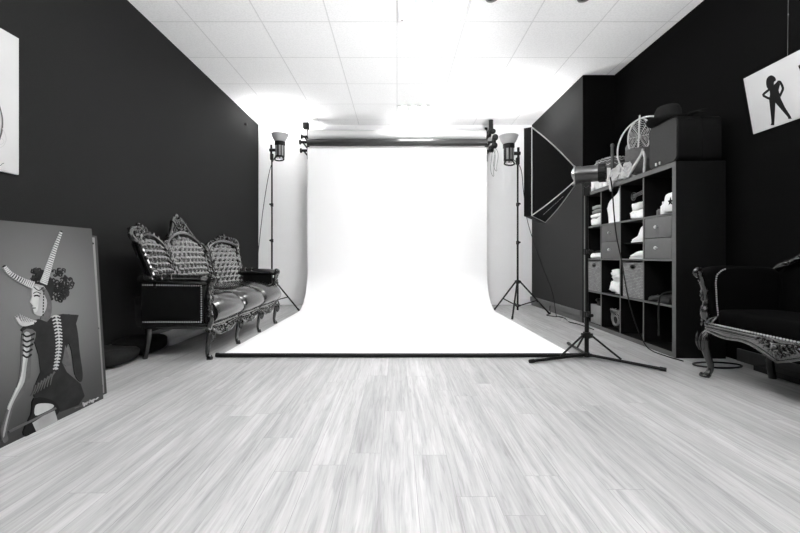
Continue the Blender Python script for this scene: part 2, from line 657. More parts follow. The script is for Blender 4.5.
# white paper, rolled out over the floor
bt = thing('paper_backdrop', 'wide white seamless paper hanging at the back and swept over the floor', 'backdrop', (0, 0, 0))
zr = 2.375
MB().cyl((BX0, YR + .05, zr), (BX1, YR + .05, zr), .05, n=24).build('paper_roll', M_PAPER, bt)
path = [(YR, zr), (YR, 1.6)] + [(YR - .002, 1.0)]
rc = .55
cy, czz = YR - rc, rc + .003
path += [(cy + rc * math.cos(-a * PI / 2 / 14), czz + rc * math.sin(-a * PI / 2 / 14)) for a in range(0, 15)]
path += [(4.6, .003), (4.0, .003), (3.4, .003), (2.862, .003)]
th = .0015
sh = MB()
pl = len(path)


def sheet(side):
    vs = []
    for i, (y, z) in enumerate(path):
        a, c = path[max(i - 1, 0)], path[min(i + 1, pl - 1)]
        d = V((c[0] - a[0], c[1] - a[1])).normalized()
        nx = V((-d.y, d.x)) * th * side
        vs.append((y + nx.x, z + nx.y))
    return vs


loop = sheet(1) + sheet(-1)[::-1]
n = len(loop)
vs = [V((BX0, y, z)) for y, z in loop] + [V((BX1, y, z)) for y, z in loop]
fs = [[i, (i + 1) % n, n + (i + 1) % n, n + i] for i in range(n)]
for i in range(pl - 1):
    j = n - 1 - i
    fs.append([i, i + 1, j - 1, j])
    fs.append([n + i, n + i + 1, n + j - 1, n + j])
sh.add(vs, fs).build('paper_sheet', M_PAPER, bt)
e = MB()
roll_ends(e, zr, y=YR + .05)
e.build('core_end', M_BLACKP, bt)

t = thing('backdrop_roll', 'thick pale paper roll, topmost on the backdrop rollers', 'paper roll', (0, 0, 0), 0, 'rolls above the white backdrop')
MB().cyl((BX0, YR + .09, 2.625), (BX1, YR + .09, 2.625), .075, n=28).build('paper_roll', mat('pale_grey_paper', .50, .5, nscale=4, namt=.02), t)
e = MB()
roll_ends(e, 2.60, y=YR + .09)
e.build('core_end', M_BLACKP, t)
t = thing('backdrop_roll', 'thin dark grey paper roll between the pale roll and the white paper', 'paper roll', (0, 0, 0), 0, 'rolls above the white backdrop')
MB().cyl((BX0, YR, 2.483), (BX1, YR, 2.483), .052, n=24).build('paper_roll', M_PAPERG, t)
e = MB()
roll_ends(e, 2.487)
e.build('core_end', M_BLACKP, t)

# left bracket: three hooks on a wall plate
t = thing('roller_bracket', 'small black hook bracket holding the left ends of the backdrop rolls', 'bracket', (BX0 - .05, YB, 2.5))
MB().box((-.02, -.012, -.2), (.02, 0, .26), .003).build('wall_plate', M_BLACKM, t)
hb = MB()
for z, y in ((.10, YR + .09), (-.013, YR), (-.125, YR + .05)):
    dy = y - YB
    hb.tube([(0, -.01, z - .03), (0, dy + .02, z - .03), (0, dy - .03, z - .025), (0, dy - .045, z + .005)], .012, 8)
hb.build('hooks', M_BLACKM, t)
MB().box((-.0, -.36, .17), (.085, -.27, .26), .008).build('clamp', M_BLACKP, t)

# right bracket with chain wheels
t = thing('roller_bracket', 'black chain-wheel bracket holding the right ends of the backdrop rolls', 'bracket', (BX1 + .05, YB, 2.5))
MB().box((-.022, -.014, -.24), (.022, 0, .3), .003).build('wall_plate', M_BLACKM, t)
hb = MB()
for z, y in ((.11, YR + .09), (-.013, YR), (-.125, YR + .05)):
    hb.box((-.012, y - YB - .01, z - .015), (.012, 0, z + .01), .003)
    hb.cyl((-.055, y - YB, z), (.03, y - YB, z), .014, n=10)
hb.build('arms', M_BLACKM, t)
for z, y, x in ((.13, YR + .05, .0), (.0, YR - .02, .05), (-.11, YR + .02, .03)):
    w = MB()
    w.lathe([(0, 0), (.052, 0), (.056, .01), (.046, .02), (.056, .03), (.052, .04), (0, .04)], (x - .02, y - YB, z), (1, 0, 0), 18)
    w.build('chain_wheel', M_BLACKP, t)
MB().cyl((.0, -.32, .16), (.0, -.32, .30), .034, n=12).build('motor_housing', M_BLACKP, t)
MB().ell((.06, -.33, .04), (.046, .045, .05)).build('knob', M_BLACKP, t)
MB().ell((.05, -.33, -.08), (.046, .045, .045)).build('knob', M_BLACKP, t)
MB().ell((-.01, -.33, -.13), (.035, .04, .04)).build('knob', M_BLACKP, t)
MB().ell((.02, -.33, .13), (.05, .045, .04)).build('knob', M_BLACKP, t)
for k, (x, dz) in enumerate(((.03, .42), (.075, .34))):
    pts = []
    for i in range(25):
        a = 2 * PI * i / 24
        pts.append((x + .028 * math.cos(a) + .01 * math.sin(3 * a), -.31, -.12 - dz / 2 + dz / 2 * math.sin(a)))
    MB().tube(pts[:-1], .0035, 5, closed=True).build('bead_chain', M_GREYM, t)

wb = MB()
wb.cyl((BX0 - .005, 2.845, .016), (BX1 + .03, 2.845, .016), .0155, n=14)
wb.lathe([(0, 0), (.017, 0), (.017, .02), (0, .02)], (BX0 - .012, 2.845, .018), (1, 0, 0), 14)
wb.lathe([(0, 0), (.017, 0), (.017, .02), (0, .02)], (BX1 + .02, 2.845, .018), (1, 0, 0), 14)
tag(wb.build('weight_bar', M_BLACKM), 'long black bar weighting the front edge of the white paper', 'bar')

# ------------------------------------------------------------------ light stands and flash heads


def light_stand(label, loc, height, hub, tips, top_r=.0115, flat=False, knob_z=(1.0, 1.5)):
    """tips: angle (deg), radius"""
    t = thing('light_stand', label, 'light stand', loc)
    kz = [z for z in knob_z if z < height - .05]
    z0 = .035 if flat else .06
    MB().cyl((0, 0, z0), (0, 0, kz[0]), .0155 if flat else .0125, n=14).build('lower_pole', M_BLACKM, t)
    MB().cyl((0, 0, kz[0]), (0, 0, height), top_r, n=12).build('upper_pole', M_BLACKM, t)
    for z in kz:
        c = MB()
        c.cyl((0, 0, z - .03), (0, 0, z + .015), .02, n=14)
        c.box((-.012, -.03, z - .02), (.012, -.015, z + .008), .003)
        cc = c.build('clamp_collar', M_BLACKP, t)
        k = MB()
        k.cyl((0, -.03, z - .006), (0, -.05, z - .006), .005, n=8)
        k.sell((0, -.058, z - .006), (.02, .006, .012), .5, nu=16, nv=8)
        k.build('knob', M_BLACKP, cc)
    hu = MB()
    hu.cyl((0, 0, hub - .022), (0, 0, hub + .022), .026, n=16)
    for a, r in tips:
        a = math.radians(a)
        hu.box((.018, -.012, hub - .016), (.042, .012, hub + .016), .003, mtx=Matrix.Rotation(a, 4, 'Z'))
    hu.build('hub', M_BLACKP, t)
    lo = .03 if flat else .12
    lc = MB()
    lc.cyl((0, 0, lo - .016), (0, 0, lo + .016), .022, n=16)
    for a, r in tips:
        lc.box((.015, -.01, lo - .012), (.036, .01, lo + .012), .003, mtx=Matrix.Rotation(math.radians(a), 4, 'Z'))
    lc.build('lower_collar', M_BLACKP, t)
    for a, r in tips:
        a = math.radians(a)
        u = V((math.cos(a), math.sin(a), 0))
        if flat:
            p0, p1 = u * .03 + V((0, 0, lo)), u * r + V((0, 0, .014))
            b0, b1 = u * .034 + V((0, 0, hub)), u * r * .47 + V((0, 0, .034))
        else:
            p0, p1 = u * .034 + V((0, 0, hub)), u * r + V((0, 0, .012))
            b0, b1 = u * .03 + V((0, 0, lo)), p0.lerp(p1, .58)
        d = (p1 - p0).normalized()
        lg = MB().cyl(p0, p1, .0105, n=10).build('leg', M_BLACKM, t)
        MB().cyl(p1 - d * .03, p1 + d * .006, .0135, n=10).build('foot', M_BLACKP, lg)
        MB().cyl(b0, b1, .0075, n=8).build('brace', M_BLACKM, t)
    return t


light_stand('tall black light stand behind the far arm of the leather sofa', (-1.82, 5.5, 0), 2.18, .43,
            [(-26, .50), (94, .42), (214, .38)], knob_z=(1.0, 1.52))
light_stand('tall black light stand on tripod beside the right edge of the white backdrop', (1.58, 4.95, 0), 1.98, .43,
            [(119, .43), (244, .43), (1, .42)], knob_z=(.95, 1.45))
light_stand('low black light stand with flat spread legs in front of the cube shelf', (1.410, 2.81, 0), 1.27, .175,
            [(195, .48), (318, .48), (82, .44)], flat=True, knob_z=(.335, .80))


def flash_up(label, loc, side, lamp=None):
    """flash head that points at the ceiling, bowl reflector on top; side = +1 when the head sits right of the pole"""
    t = thing('flash_head', label, 'studio flash', loc)
    bk = MB()
    bk.box((-.02, -.02, -.03), (.02, .02, .05), .005)
    bk.box((-.02 if side > 0 else -.005, -.012, .03), (.005 if side > 0 else .02, .012, .17), .004)
    bk.cyl((-.03 * side, 0, .1), (.045 * side, 0, .1), .02, n=14)
    bk.build('tilt_bracket', M_BLACKP, t)
    cx = .105 * side
    bd = MB()
    bd.lathe([(0, .0), (.05, .0), (.058, .012), (.058, .16), (.066, .165), (.066, .205), (.05, .21), (0, .21)], (cx, 0, 0), n=24)
    b = bd.build('body', M_BLACKP, t)
    st = MB()
    for a in (-2.1, -1.35, -.7):
        st.box((.0565, -.012, .02), (.0605, .012, .15), .001, mtx=Matrix.Translation((cx, 0, 0)) @ Matrix.Rotation(a, 4, 'Z'))
    st.build('side_panel', M_GREYM, b)
    g = MB()
    g.tube(spline([(cx - .05, -.02, 0), (cx - .055, -.03, -.035), (cx, -.04, -.05), (cx + .055, -.03, -.035), (cx + .05, -.02, 0)], 6), .009, 8)
    g.build('handle', M_BLACKP, t)
    for q in (.02, -.02):
        MB().cyl((cx + q, -.02, 0), (cx + q, -.02, -.02), .014, n=12).build('control_knob', M_STEEL, t)
    MB().lathe([(.05, .205), (.066, .21), (.095, .26), (.108, .30), (.111, .302), (.106, .304), (.09, .262), (.06, .216), (0, .214)], (cx, 0, 0), n=28).build('reflector', M_BOWL, t)
    MB().lathe([(0, .318), (.018, .314), (.026, .30), (.026, .26), (.02, .22), (0, .217)], (cx, 0, 0), n=16).build('lamp', lamp or M_FLASH, t)
    return t


flash_up('flash head with pale bowl pointing up, on the stand behind the leather sofa', (-1.82, 5.5, 2.20), 1).scale = (1.12,) * 3
flash_up('flash head with pale bowl pointing up, on the stand right of the backdrop', (1.58, 4.95, 2.00), -1).scale = (1.12,) * 3

for sx_, fx_, fy_, nm in ((-1, -.8, .0, 'left'), (1, 1.6, .65, 'right')):  # two unseen flash heads on stands, added to fill the front ceiling
    light_stand('added out-of-view light stand for a fill flash, towards the %s wall' % nm, (fx_, fy_, 0), 1.40, .43, [(90, .43), (210, .43), (330, .43)], knob_z=(.9, 1.3))
    flash_up('added out-of-view fill flash head with bowl pointing up, towards the %s wall' % nm, (fx_, fy_, 1.43), -sx_, M_FILLFLASH).scale = (1.22,) * 3

# softbox: local +x is the direction the light points
SBY = math.radians(150)
t = thing('flash_head', 'grey cylindrical flash head mounted behind the black softbox', 'studio flash', (1.410, 2.81, 1.25), SBY)
MB().lathe([(0, .0), (.058, .0), (.064, .006), (.064, .05), (.060, .055), (.060, .165), (.0, .165)], (.09, 0, .12), (-1, 0, 0), 28).build('body', mat('dark_grey_metal_housing', 0.10, 0.28, metal=0.7, nscale=40, namt=0.08), t)
rr = MB()
rr.lathe([(.05, .0), (.062, .0), (.064, .008), (.064, .045), (.05, .05), (0, .05)], (-.075, 0, .12), (-1, 0, 0), 28)
for k in range(10):
    a = 2 * PI * k / 10
    rr.box((-.125, -.004, .058), (-.08, .004, .068), .001, mtx=Matrix.Translation((0, 0, .12)) @ Matrix.Rotation(a, 4, 'X'))
rr.build('vent_ring', M_BLACKP, t)
MB().lathe([(0, 0), (.05, 0), (.046, .006), (0, .006)], (-.125, 0, .12), (-1, 0, 0), 24).build('rear_panel', M_BLACKP, t)
br = MB()
br.box((-.022, -.022, -.04), (.022, .022, .03), .006)
br.box((-.03, -.016, .02), (.02, .016, .06), .006)
br.cyl((0, -.045, .035), (0, .03, .035), .016, n=14)
br.cyl((.01, -.06, .035), (.01, -.045, .035), .022, n=14)
br.build('tilt_bracket', M_BLACKP, t)
MB().box((-.06, -.0625, .125), (.03, -.058, .14), .001).build('side_stripe', M_STEEL, t)

sb = thing('softbox', 'square black softbox on the flash head, turned towards the white backdrop', 'softbox', (1.410, 2.81, 1.37), SBY)
A, B, D0, D1 = .30, .315, .085, .335
MB().lathe([(.066, 0), (.074, .004), (.074, .022), (.066, .026), (.062, .02), (.062, .004), (.066, 0)], (.075, 0, 0), (1, 0, 0), 28).build('speed_ring', M_STEEL, sb)


def sbp(u, v, d):
    """point on the softbox skin; u,v in -1..1 square, d 0 at ring to 1 at the front"""
    s = .06 / A + (1 - .06 / A) * d
    sv = .06 / B + (1 - .06 / B) * d
    bul = .012 * math.sin(PI * d)
    return V((D0 + (D1 - D0) * d, u * A * s + (bul * u if abs(u) == 1 else 0), v * B * sv + (bul * v if abs(v) == 1 else 0)))


def side(fn):
    m = MB()
    m.grid(fn, 12, 12)
    o2 = MB()
    return m


sk = MB()
inner = .006
for f_ in (lambda a, d: sbp(-1, a * 2 - 1, d), lambda a, d: sbp(1, a * 2 - 1, d), lambda a, d: sbp(a * 2 - 1, -1, d), lambda a, d: sbp(a * 2 - 1, 1, d)):
    sk.grid(f_, 10, 12)
    sk.grid(lambda a, d, f_=f_: V((f_(a, d).x - .001, f_(a, d).y * (1 - inner / .3), f_(a, d).z * (1 - inner / .3))), 10, 12)
sk.build('fabric_shell', M_FABB, sb)
lp = MB()
for (y0, z0, y1, z1) in ((-A - .004, -B - .004, -A, B + .004), (A, -B - .004, A + .004, B + .004), (-A, -B - .004, A, -B), (-A, B, A, B + .004)):
    lp.box((D1 - .002, y0, z0), (D1 + .055, y1, z1), .001)
lp.build('front_lip', M_FABB, sb)
MB().box((D1 + .004, -A, -B), (D1 + .008, A, B)).build('diffuser', M_DIFF, sb)
for a, b in ((-1, -1), (-1, 1), (1, -1), (1, 1)):
    MB().tube([sbp(a, b, d / 10) * 1.0 + V((0, a * .002, b * .002)) for d in range(11)], .0042, 6).build('rod', M_PIPING, sb)
ed = MB()
c4 = [V((D1 + .0, a * (A + .004), b * (B + .004))) for a, b in ((-1, -1), (1, -1), (1, 1), (-1, 1))]
ed.tube(c4, .0032, 6, closed=True)
ed.build('edge_piping', M_PIPING, sb)
zp = MB()
p0, p1 = sbp(.1, -1, .30), sbp(.2, -1, .86)
for k in range(9):
    q0, q1 = p0.lerp(p1, k / 9), p0.lerp(p1, (k + .72) / 9)
    w = .006 if k % 3 else .009
    zp.prism([q0 + V((0, -w, -.008)), q0 + V((0, w, -.008)), q1 + V((0, w, -.008)), q1 + V((0, -w, -.008))], (0, 0, -.0015))
zp.build('stitched_strip', M_LTBOX, sb)

# cables
def cable(pts, label, r=.0045, m=None, name='cable', n=8):
    return tag(MB().tube(spline(pts, n), r, 6).build(name, m or M_BLACKP), label, 'cable')


cable([(1.535, 2.72, 1.33), (1.56, 2.74, 1.24), (1.62, 2.80, .95), (1.70, 2.86, .72), (1.79, 2.93, .45), (1.89, 2.99, .22), (1.98, 3.02, .06), (2.03, 3.0, .008),
       (2.035, 2.85, .006), (2.06, 2.72, .006)], 'long black cable hanging from the softbox flash down to the floor')
cable([(-1.76, 5.47, 2.22), (-1.84, 5.46, 2.0), (-1.93, 5.47, 1.5), (-2.0, 5.5, 1.0), (-2.05, 5.52, .5), (-2.0, 5.5, .06), (-1.95, 5.45, .007)],
      'thin cable hanging beside the stand behind the leather sofa')
cable([(1.49, 4.92, 2.05), (1.60, 4.89, 1.9), (1.64, 4.90, 1.6), (1.70, 4.91, 1.2), (1.86, 4.9, .7), (2.0, 4.87, .3), (2.03, 4.83, .03), (2.02, 4.74, .007), (2.06, 4.62, .007)],
      'thin cable hanging from the flash right of the backdrop')
cable([(2.085, 5.15, .09), (2.07, 5.12, .03), (2.03, 5.0, .007), (1.93, 4.88, .007), (1.96, 4.78, .007), (2.05, 4.72, .007), (2.03, 4.55, .007), (2.0, 4.42, .007), (1.985, 4.33, .007),
       (2.02, 4.2, .007), (2.03, 3.9, .007)], 'black power cable snaking along the floor by the grey trunking', .006)
cable([(1.97, 4.72, .007), (1.90, 4.60, .007), (1.97, 4.52, .007), (1.93, 4.42, .007), (1.98, 4.34, .02), (2.02, 4.28, .007)],
      'pale loop of cable on the floor by the grey trunking', .004, M_PIPING)
lp = [(2.22 + .16 * math.cos(a * PI / 10), 2.62 + .07 * math.sin(a * PI / 10), .007) for a in range(20)]
tag(MB().tube(lp, .006, 6, closed=True).build('cable_loop', M_BLACKP), 'black loop of cable on the floor behind the velvet chair', 'cable')

so = thing('wall_socket', 'small round socket on the grey trunking of the pier', 'socket', (XP - .034, 5.58, .10))
MB().lathe([(0, .0), (.03, .0), (.03, .006), (.022, .012), (0, .012)], d=(-1, 0, 0), n=18).build('face', M_GREYM, so)
MB().box((-.035, -.014, -.014), (-.012, .014, .014), .004).build('plug', M_BLACKP, so)

# ------------------------------------------------------------------ carved ornament helpers


def spiral(o, ax, ay, r0, r1, a0, a1, n=22):
    o = V(o)
    out = []
    for i in range(n + 1):
        t = i / n
        a = a0 + (a1 - a0) * t
        r = r0 + (r1 - r0) * t
        out.append(o + ax * math.cos(a) * r + ay * math.sin(a) * r)
    return out


def leaf(mb, p, d, nrm, ln, w, curl=.3):
    """curved tapered leaf from p along d"""
    p, d, nrm = V(p), V(d).normalized(), V(nrm).normalized()
    pts = [p + d * ln * t + nrm * ln * curl * math.sin(PI * t * .9) * .5 for t in (0, .25, .5, .75, 1)]
    mb.tube(pts, [w * .35, w * .9, w, w * .7, w * .1], 7)


def carving(mb, o, ax, ay, nz, w, h, rnd):
    """symmetrical rocaille: palmette in the middle, C-scrolls and leaves to both sides. o = bottom centre"""
    o = V(o)
    for k in range(-2, 3):
        a = PI / 2 + k * .42
        d = ax * math.cos(a) + ay * math.sin(a)
        leaf(mb, o + ay * h * .42 + nz * .004, d, nz, h * (.55 - .06 * abs(k)), w * .032, .35)
    mb.ell(o + ay * h * .36 + nz * .012, (w * .06, h * .12, .012), (ax, ay, nz))
    for s in (-1, 1):
        x = ax * s
        mb.tube(spiral(o + x * w * .17 + ay * h * .34, x, ay, h * .26, h * .06, PI * .1, PI * 2.2), [.008, .005], 7)
        mb.tube(spiral(o + x * w * .36 + ay * h * .16, x, ay, h * .18, h * .05, -PI * .2, -PI * 2.1), [.0075, .0045], 7)
        mb.tube(spline([o + x * w * .06 + ay * h * .1, o + x * w * .2 + ay * h * .06, o + x * w * .38 + ay * h * .02, o + x * w * .5], 5), [.009, .005], 7)
        for k in range(4):
            q = o + x * w * (.12 + .1 * k) + ay * h * (.50 - .12 * k)
            leaf(mb, q, x * (.5 + .2 * rnd.random()) + ay * (.8 - .15 * k), nz, h * .3, w * .022, .4)
        for k in range(3):
            mb.ell(o + x * w * (.2 + .11 * k) + ay * h * (.22 - .04 * k) + nz * .01, (.008, .008, .008), nu=8, nv=6)


def post_carving(mb, pts, nz, side, rnd):
    for i, p in enumerate(pts):
        p = V(p)
        leaf(mb, p, V((0, -.3, .8 if i % 2 else -.8)), nz, .04, .008, .35)
        mb.ell(p + V(nz) * .008 + V((side * .004, 0, 0)), (.009, .008, .011), nu=8, nv=6)


def cabriole(pts, radii):
    return MB().tube(spline(pts, 5), [radii[min(len(radii) - 1, int(i / 5))] * (1 - (i % 5) / 5) + radii[min(len(radii) - 1, int(i / 5) + 1)] * ((i % 5) / 5) for i in range((len(pts) - 1) * 5 + 1)], 10)


def nails(mb, pts, step=.016, r=.0052, nrm=(1, 0, 0)):
    P = [V(p) for p in pts]
    acc = 0
    for a, b in zip(P, P[1:]):
        L_ = (b - a).length
        k = acc
        while k < L_:
            mb.ell(a.lerp(b, k / L_), (r, r, r), nu=7, nv=4)
            k += step
        acc = k - L_


# ------------------------------------------------------------------ leather sofa (local: x along its length, y towards its back)
rnd = random.Random(11)
LS = 1.51
BAY = LS / 3
sofa = thing('baroque_sofa', 'three-seat black leather sofa with tufted back and carved crests', 'sofa', (-1.390, 2.785, 0), PI / 2)
BB = [0.0, .445, 1.065, LS]
XA = V((1, 0, 0))
BK = V((0, .30, 1)).normalized()          # up along the leaning back
NB = V((0, -1, .30)).normalized()         # out of the back towards the seat


def backpt(x, z, out=0.0):
    """z = height; the back leans away from the seat; its two ends turn forward a little"""
    y = .50 + (z - .44) * .27
    e_ = abs(x - LS / 2) / (LS / 2)
    y -= .14 * (max(0, e_ - .25) / .75) ** 1.4
    x = LS / 2 + (x - LS / 2) * (1 + .15 * (z - .44) / .5)
    return V((x, y, z)) + NB * out


# legs
for i in range(4):
    x = i * BAY
    big = i in (0, 3)
    r = [.021, .024, .018, .0145, .019] if big else [.016, .019, .0145, .012, .016]
    lg = cabriole([(x, .015, .25), (x, -.012, .19), (x, .0, .11), (x, .006, .045), (x, -.012, .0)], r)
    lg.lathe([(0, 0), (r[-1] * 1.15, 0), (r[-1] * 1.2, .012), (r[-1] * .8, .03)], (x, -.010, 0), n=12)
    lo = lg.build('leg', M_LACQ, sofa)
    c = MB()
    leaf(c, (x, -.032, .13), (0, -.1, 1), (0, -1, 0), .09, .012, .2)
    for s in (-1, 1):
        leaf(c, (x + s * .008, -.026, .14), (s * .25, -.05, 1), (0, -1, 0), .07, .009, .3)
    c.ell((x, -.036, .215), (.013, .01, .016))
    c.build('carved_knee', M_LACQ, lo)
for x in (.02, LS - .02):
    cabriole([(x, .455, .27), (x, .455, .16), (x, .468, .07), (x, .48, .0)], [.022, .02, .018, .018]).build('leg', M_LACQ, sofa)
# rails
fr = MB()
fr.box((-.02, .0, .225), (LS + .02, .03, .268), .006)
fr.box((-.022, .0, .225), (.012, .48, .268), .006)
fr.box((LS - .012, .0, .225), (LS + .022, .48, .268), .006)
fr.box((-.02, .45, .225), (LS + .02, .485, .27), .006)
fr.box((.25, .485, .225), (LS - .25, .55, .43), .006)
fr.build('seat_rail', M_LACQ, sofa)
# carved aprons
for i in range(3):
    x0, x1 = i * BAY + .02, (i + 1) * BAY - .02
    xm = (x0 + x1) / 2
    a = MB()
    prof = [(x0, .0, .262)]
    low = []
    for k in range(13):
        u = k / 12
        low.append((x0 + (x1 - x0) * u, 0, .215 - .065 * math.sin(PI * u) ** 1.6 + .012 * math.cos(u * 4 * PI)))
    a.prism([(x1, -.012, .262), (x0, -.012, .262)] + [(p[0], -.012, p[2]) for p in low], (0, .024, 0))
    a.tube([V((p[0], -.014, p[2])) for p in low], .008, 7)
    carving(a, (xm, -.016, .235), V((1, 0, 0)), V((0, 0, -1)), V((0, -1, 0)), .40, .085, rnd)
    a.tube([(x0, -.014, .258), (x1, -.014, .258)], .007, 6)
    a.build('carved_apron', M_LACQ, sofa)
# seat cushions
prof = [(.55, .478), (.42, .494), (.28, .503), (.17, .498), (.06, .482), (-.02, .455), (-.07, .415), (-.092, .36), (-.085, .31), (-.05, .27), (-.01, .25)]
profS = spline([(0, y, z) for y, z in prof], 4)
for i in range(3):
    x0, x1 = i * BAY + (-.004 if i == 0 else .002), (i + 1) * BAY - (-.004 if i == 2 else .002)

    def seat(u, v, x0=x0, x1=x1):
        p = profS[min(len(profS) - 1, int(round(v * (len(profS) - 1))))]
        uu = .5 + (u - .5) * .86 if (i == 0 and u < .5) or (i == 2 and u > .5) else u
        s = math.sin(PI * min(max(uu, 0), 1)) ** .5
        return V((x0 + (x1 - x0) * u, p.y + (1 - s) * .035 * max(0, min(1, (.12 - p.y) / .15)), p.z - (1 - s) * .035 * max(0, min(1, (p.z - .27) / .12))))
    c = MB().grid(seat, 24, len(profS) - 1)
    c.add([(x0, -.01, .255), (x1, -.01, .245), (x1, .53, .245), (x0, .53, .245)], [[0, 1, 2, 3]])
    for u in (0, 1):
        c.add([seat(u, k / (len(profS) - 1)) for k in range(len(profS))] + [V((x0 if u == 0 else x1, .53, .245))], [list(range(len(profS) + 1))])
    cu = c.build('seat_cushion', M_LEATHER, sofa, 70)
    if i < 2:
        MB().tube([V((x1 + .002, p.y + .028 * max(0, min(1, (.12 - p.y) / .15)), p.z - .030 * max(0, min(1, (p.z - .27) / .12)))) for p in profS], .007, 7).build('piping', M_LEATHER, cu)
# arms
for s, x in ((-1, 0.0), (1, LS)):
    def side_panel(u, v, x=x, s=s):
        y = .03 + .45 * u
        z = .27 + .29 * v
        bulge = .014 * math.sin(PI * u) ** .5 * math.sin(PI * v) ** .5
        return V((x + s * (.012 + bulge), y, z))
    pn = MB().grid(side_panel, 16, 12)
    pn.grid(lambda u, v, x=x, s=s: V((x - s * .022, .03 + .45 * u, .27 + .29 * v)), 4, 4)
    pn.box((x - .018, .03, .27), (x + .010, .48, .56))
    pn.build('arm_panel', M_PANEL, sofa)
    pd = MB()
    pts = [(x, -.005, .575), (x, .06, .583), (x, .2, .586), (x, .35, .590), (x, .43, .594), (x, .49, .596)]
    pd.tube(spline(pts, 4), [.036, .042, .043, .043, .042, .04], 16, sq=(1.15, .9))
    po = pd.build('arm_pad', M_LEATHER, sofa, 60)
    pp = MB()
    for y in (.24, .31, .38, .44):
        pp.tube([V((x + .049 * math.cos(a), y + .02 * math.sin(a), .592 + .0385 * math.sin(a))) for a in [k * PI / 10 for k in range(11)]], .004, 6)
    pp.build('pleat', M_LEATHER, po)
    nb = MB()
    xs = x + s * .016
    nails(nb, [(xs, .47, .279), (xs, .042, .279), (xs, .042, .545), (xs, .47, .550)], .017, .0065)
    nb.build('nailhead_trim', M_NAIL, sofa)
    # carved front post with a volute
    ps = MB()
    ps.tube(spline([(x, .0, .24), (x, -.022, .30), (x, -.010, .38), (x, .004, .46), (x, -.012, .53), (x, -.024, .575)], 5), [.024, .026, .021, .02, .022, .024], 10)
    ps.tube(spiral((x, -.018, .590), V((0, -1, 0)), V((0, 0, 1)), .034, .006, -PI * .5, PI * 2.1, 26), [.015, .008], 8)
    ps.cyl((x - .03, -.018, .59), (x + .03, -.018, .59), .011, n=10)
    post_carving(ps, [(x, -.022, z) for z in (.30, .345, .39, .435, .48, .525)], (0, -1, 0), s, rnd)
    for z in (.31, .36, .41, .47, .52):
        for q in (-1, 1):
            leaf(ps, (x + q * .014, -.012, z), (q * .3, -.2, .8), (q, -.3, 0), .04, .008, .5)
    ps.build('arm_post', M_LACQ, sofa)


def top_z(bay, u):
    if bay == 1:
        return .815 + .155 * math.sin(PI * u) ** .75
    w = u if bay == 0 else 1 - u           # w = 0 at the outer end
    return .80 + .105 * math.sin(PI * (w * .93 + .03)) ** .6 + .03 * (1 - w)


for b in range(3):
    x0, x1 = BB[b] + .035, BB[b + 1] - .03
    if b == 2:
        x0, x1 = BB[b] + .03, BB[b + 1] - .035

    def tuft(u, v, b=b, x0=x0, x1=x1):
        x = x0 + (x1 - x0) * u
        zt = top_z(b, u) - .012
        z = .43 + (zt - .43) * v
        aa, bb = (x - x0) / .062, (z - .43) / .10
        hgt = (abs(math.sin(PI * (aa + bb))) * abs(math.sin(PI * (aa - bb)))) ** .6
        da, db = aa - round(aa), bb - round(bb)
        dc, dd = aa - .5 - round(aa - .5), bb - .5 - round(bb - .5)
        pit = 1 - math.exp(-min((da / .26) ** 2 + (db / .26) ** 2, (dc / .26) ** 2 + (dd / .26) ** 2))
        hgt = .45 * hgt + .55 * pit
        edge = min(1, min(u, 1 - u) * 10, (1 - v) * 10)
        return backpt(x, z, -.012 + .062 * hgt * (.35 + .65 * edge) + .018 * math.sin(PI * u) * math.sin(PI * min(1, v)))
    p = MB().grid(tuft, 64, 76)
    p.grid(lambda u, v, b=b, x0=x0, x1=x1: backpt(x0 + (x1 - x0) * u, .43 + (top_z(b, u) - .442) * v, -.02), 12, 12)
    po = p.build('tufted_panel', M_LEATHERM, sofa, 80)
    bt_ = MB()
    for i in range(-2, 14):
        for j in range(0, 9):
            for o_ in (0, .5):
                x, z = x0 + (i + o_) * .062, .43 + (j + o_) * .10
                u = (x - x0) / (x1 - x0)
                if .04 < u < .96 and z < top_z(b, u) - .03:
                    bt_.ell(backpt(x, z, .002), (.0065, .0065, .0065), nu=7, nv=5)
    bt_.build('buttons', M_LEATHERM, po)
# carved back frame
bf = MB()
for b in range(3):
    X0, X1 = BB[b], BB[b + 1]
    line = [backpt(X0 + .018, .40, .012)] + [backpt(X0 + .018, .40 + (top_z(b, 0) - .40) * k / 8, .012) for k in range(1, 8)]
    line += [backpt(X0 + .018 + (X1 - X0 - .036) * k / 24, top_z(b, k / 24) + .004, .018) for k in range(25)]
    line += [backpt(X1 - .018, .40 + (top_z(b, 1) - .40) * k / 8, .012) for k in range(7, -1, -1)]
    bf.tube(line, .019, 9)
    bf.tube([p + NB * .012 + V((0, 0, 0)) for p in line], .010, 7)
    # solid backing behind the upholstery
    rim = [backpt(X0 + .018, .40, -.02)] + [backpt(X0 + .018 + (X1 - X0 - .036) * k / 16, top_z(b, k / 16), -.02) for k in range(17)] + [backpt(X1 - .018, .40, -.02)]
    bf.prism(rim, -NB * .018)
bf.build('back_frame', M_LACQ, sofa)
# centre crest: a pierced, scroll-edged plate covered in relief


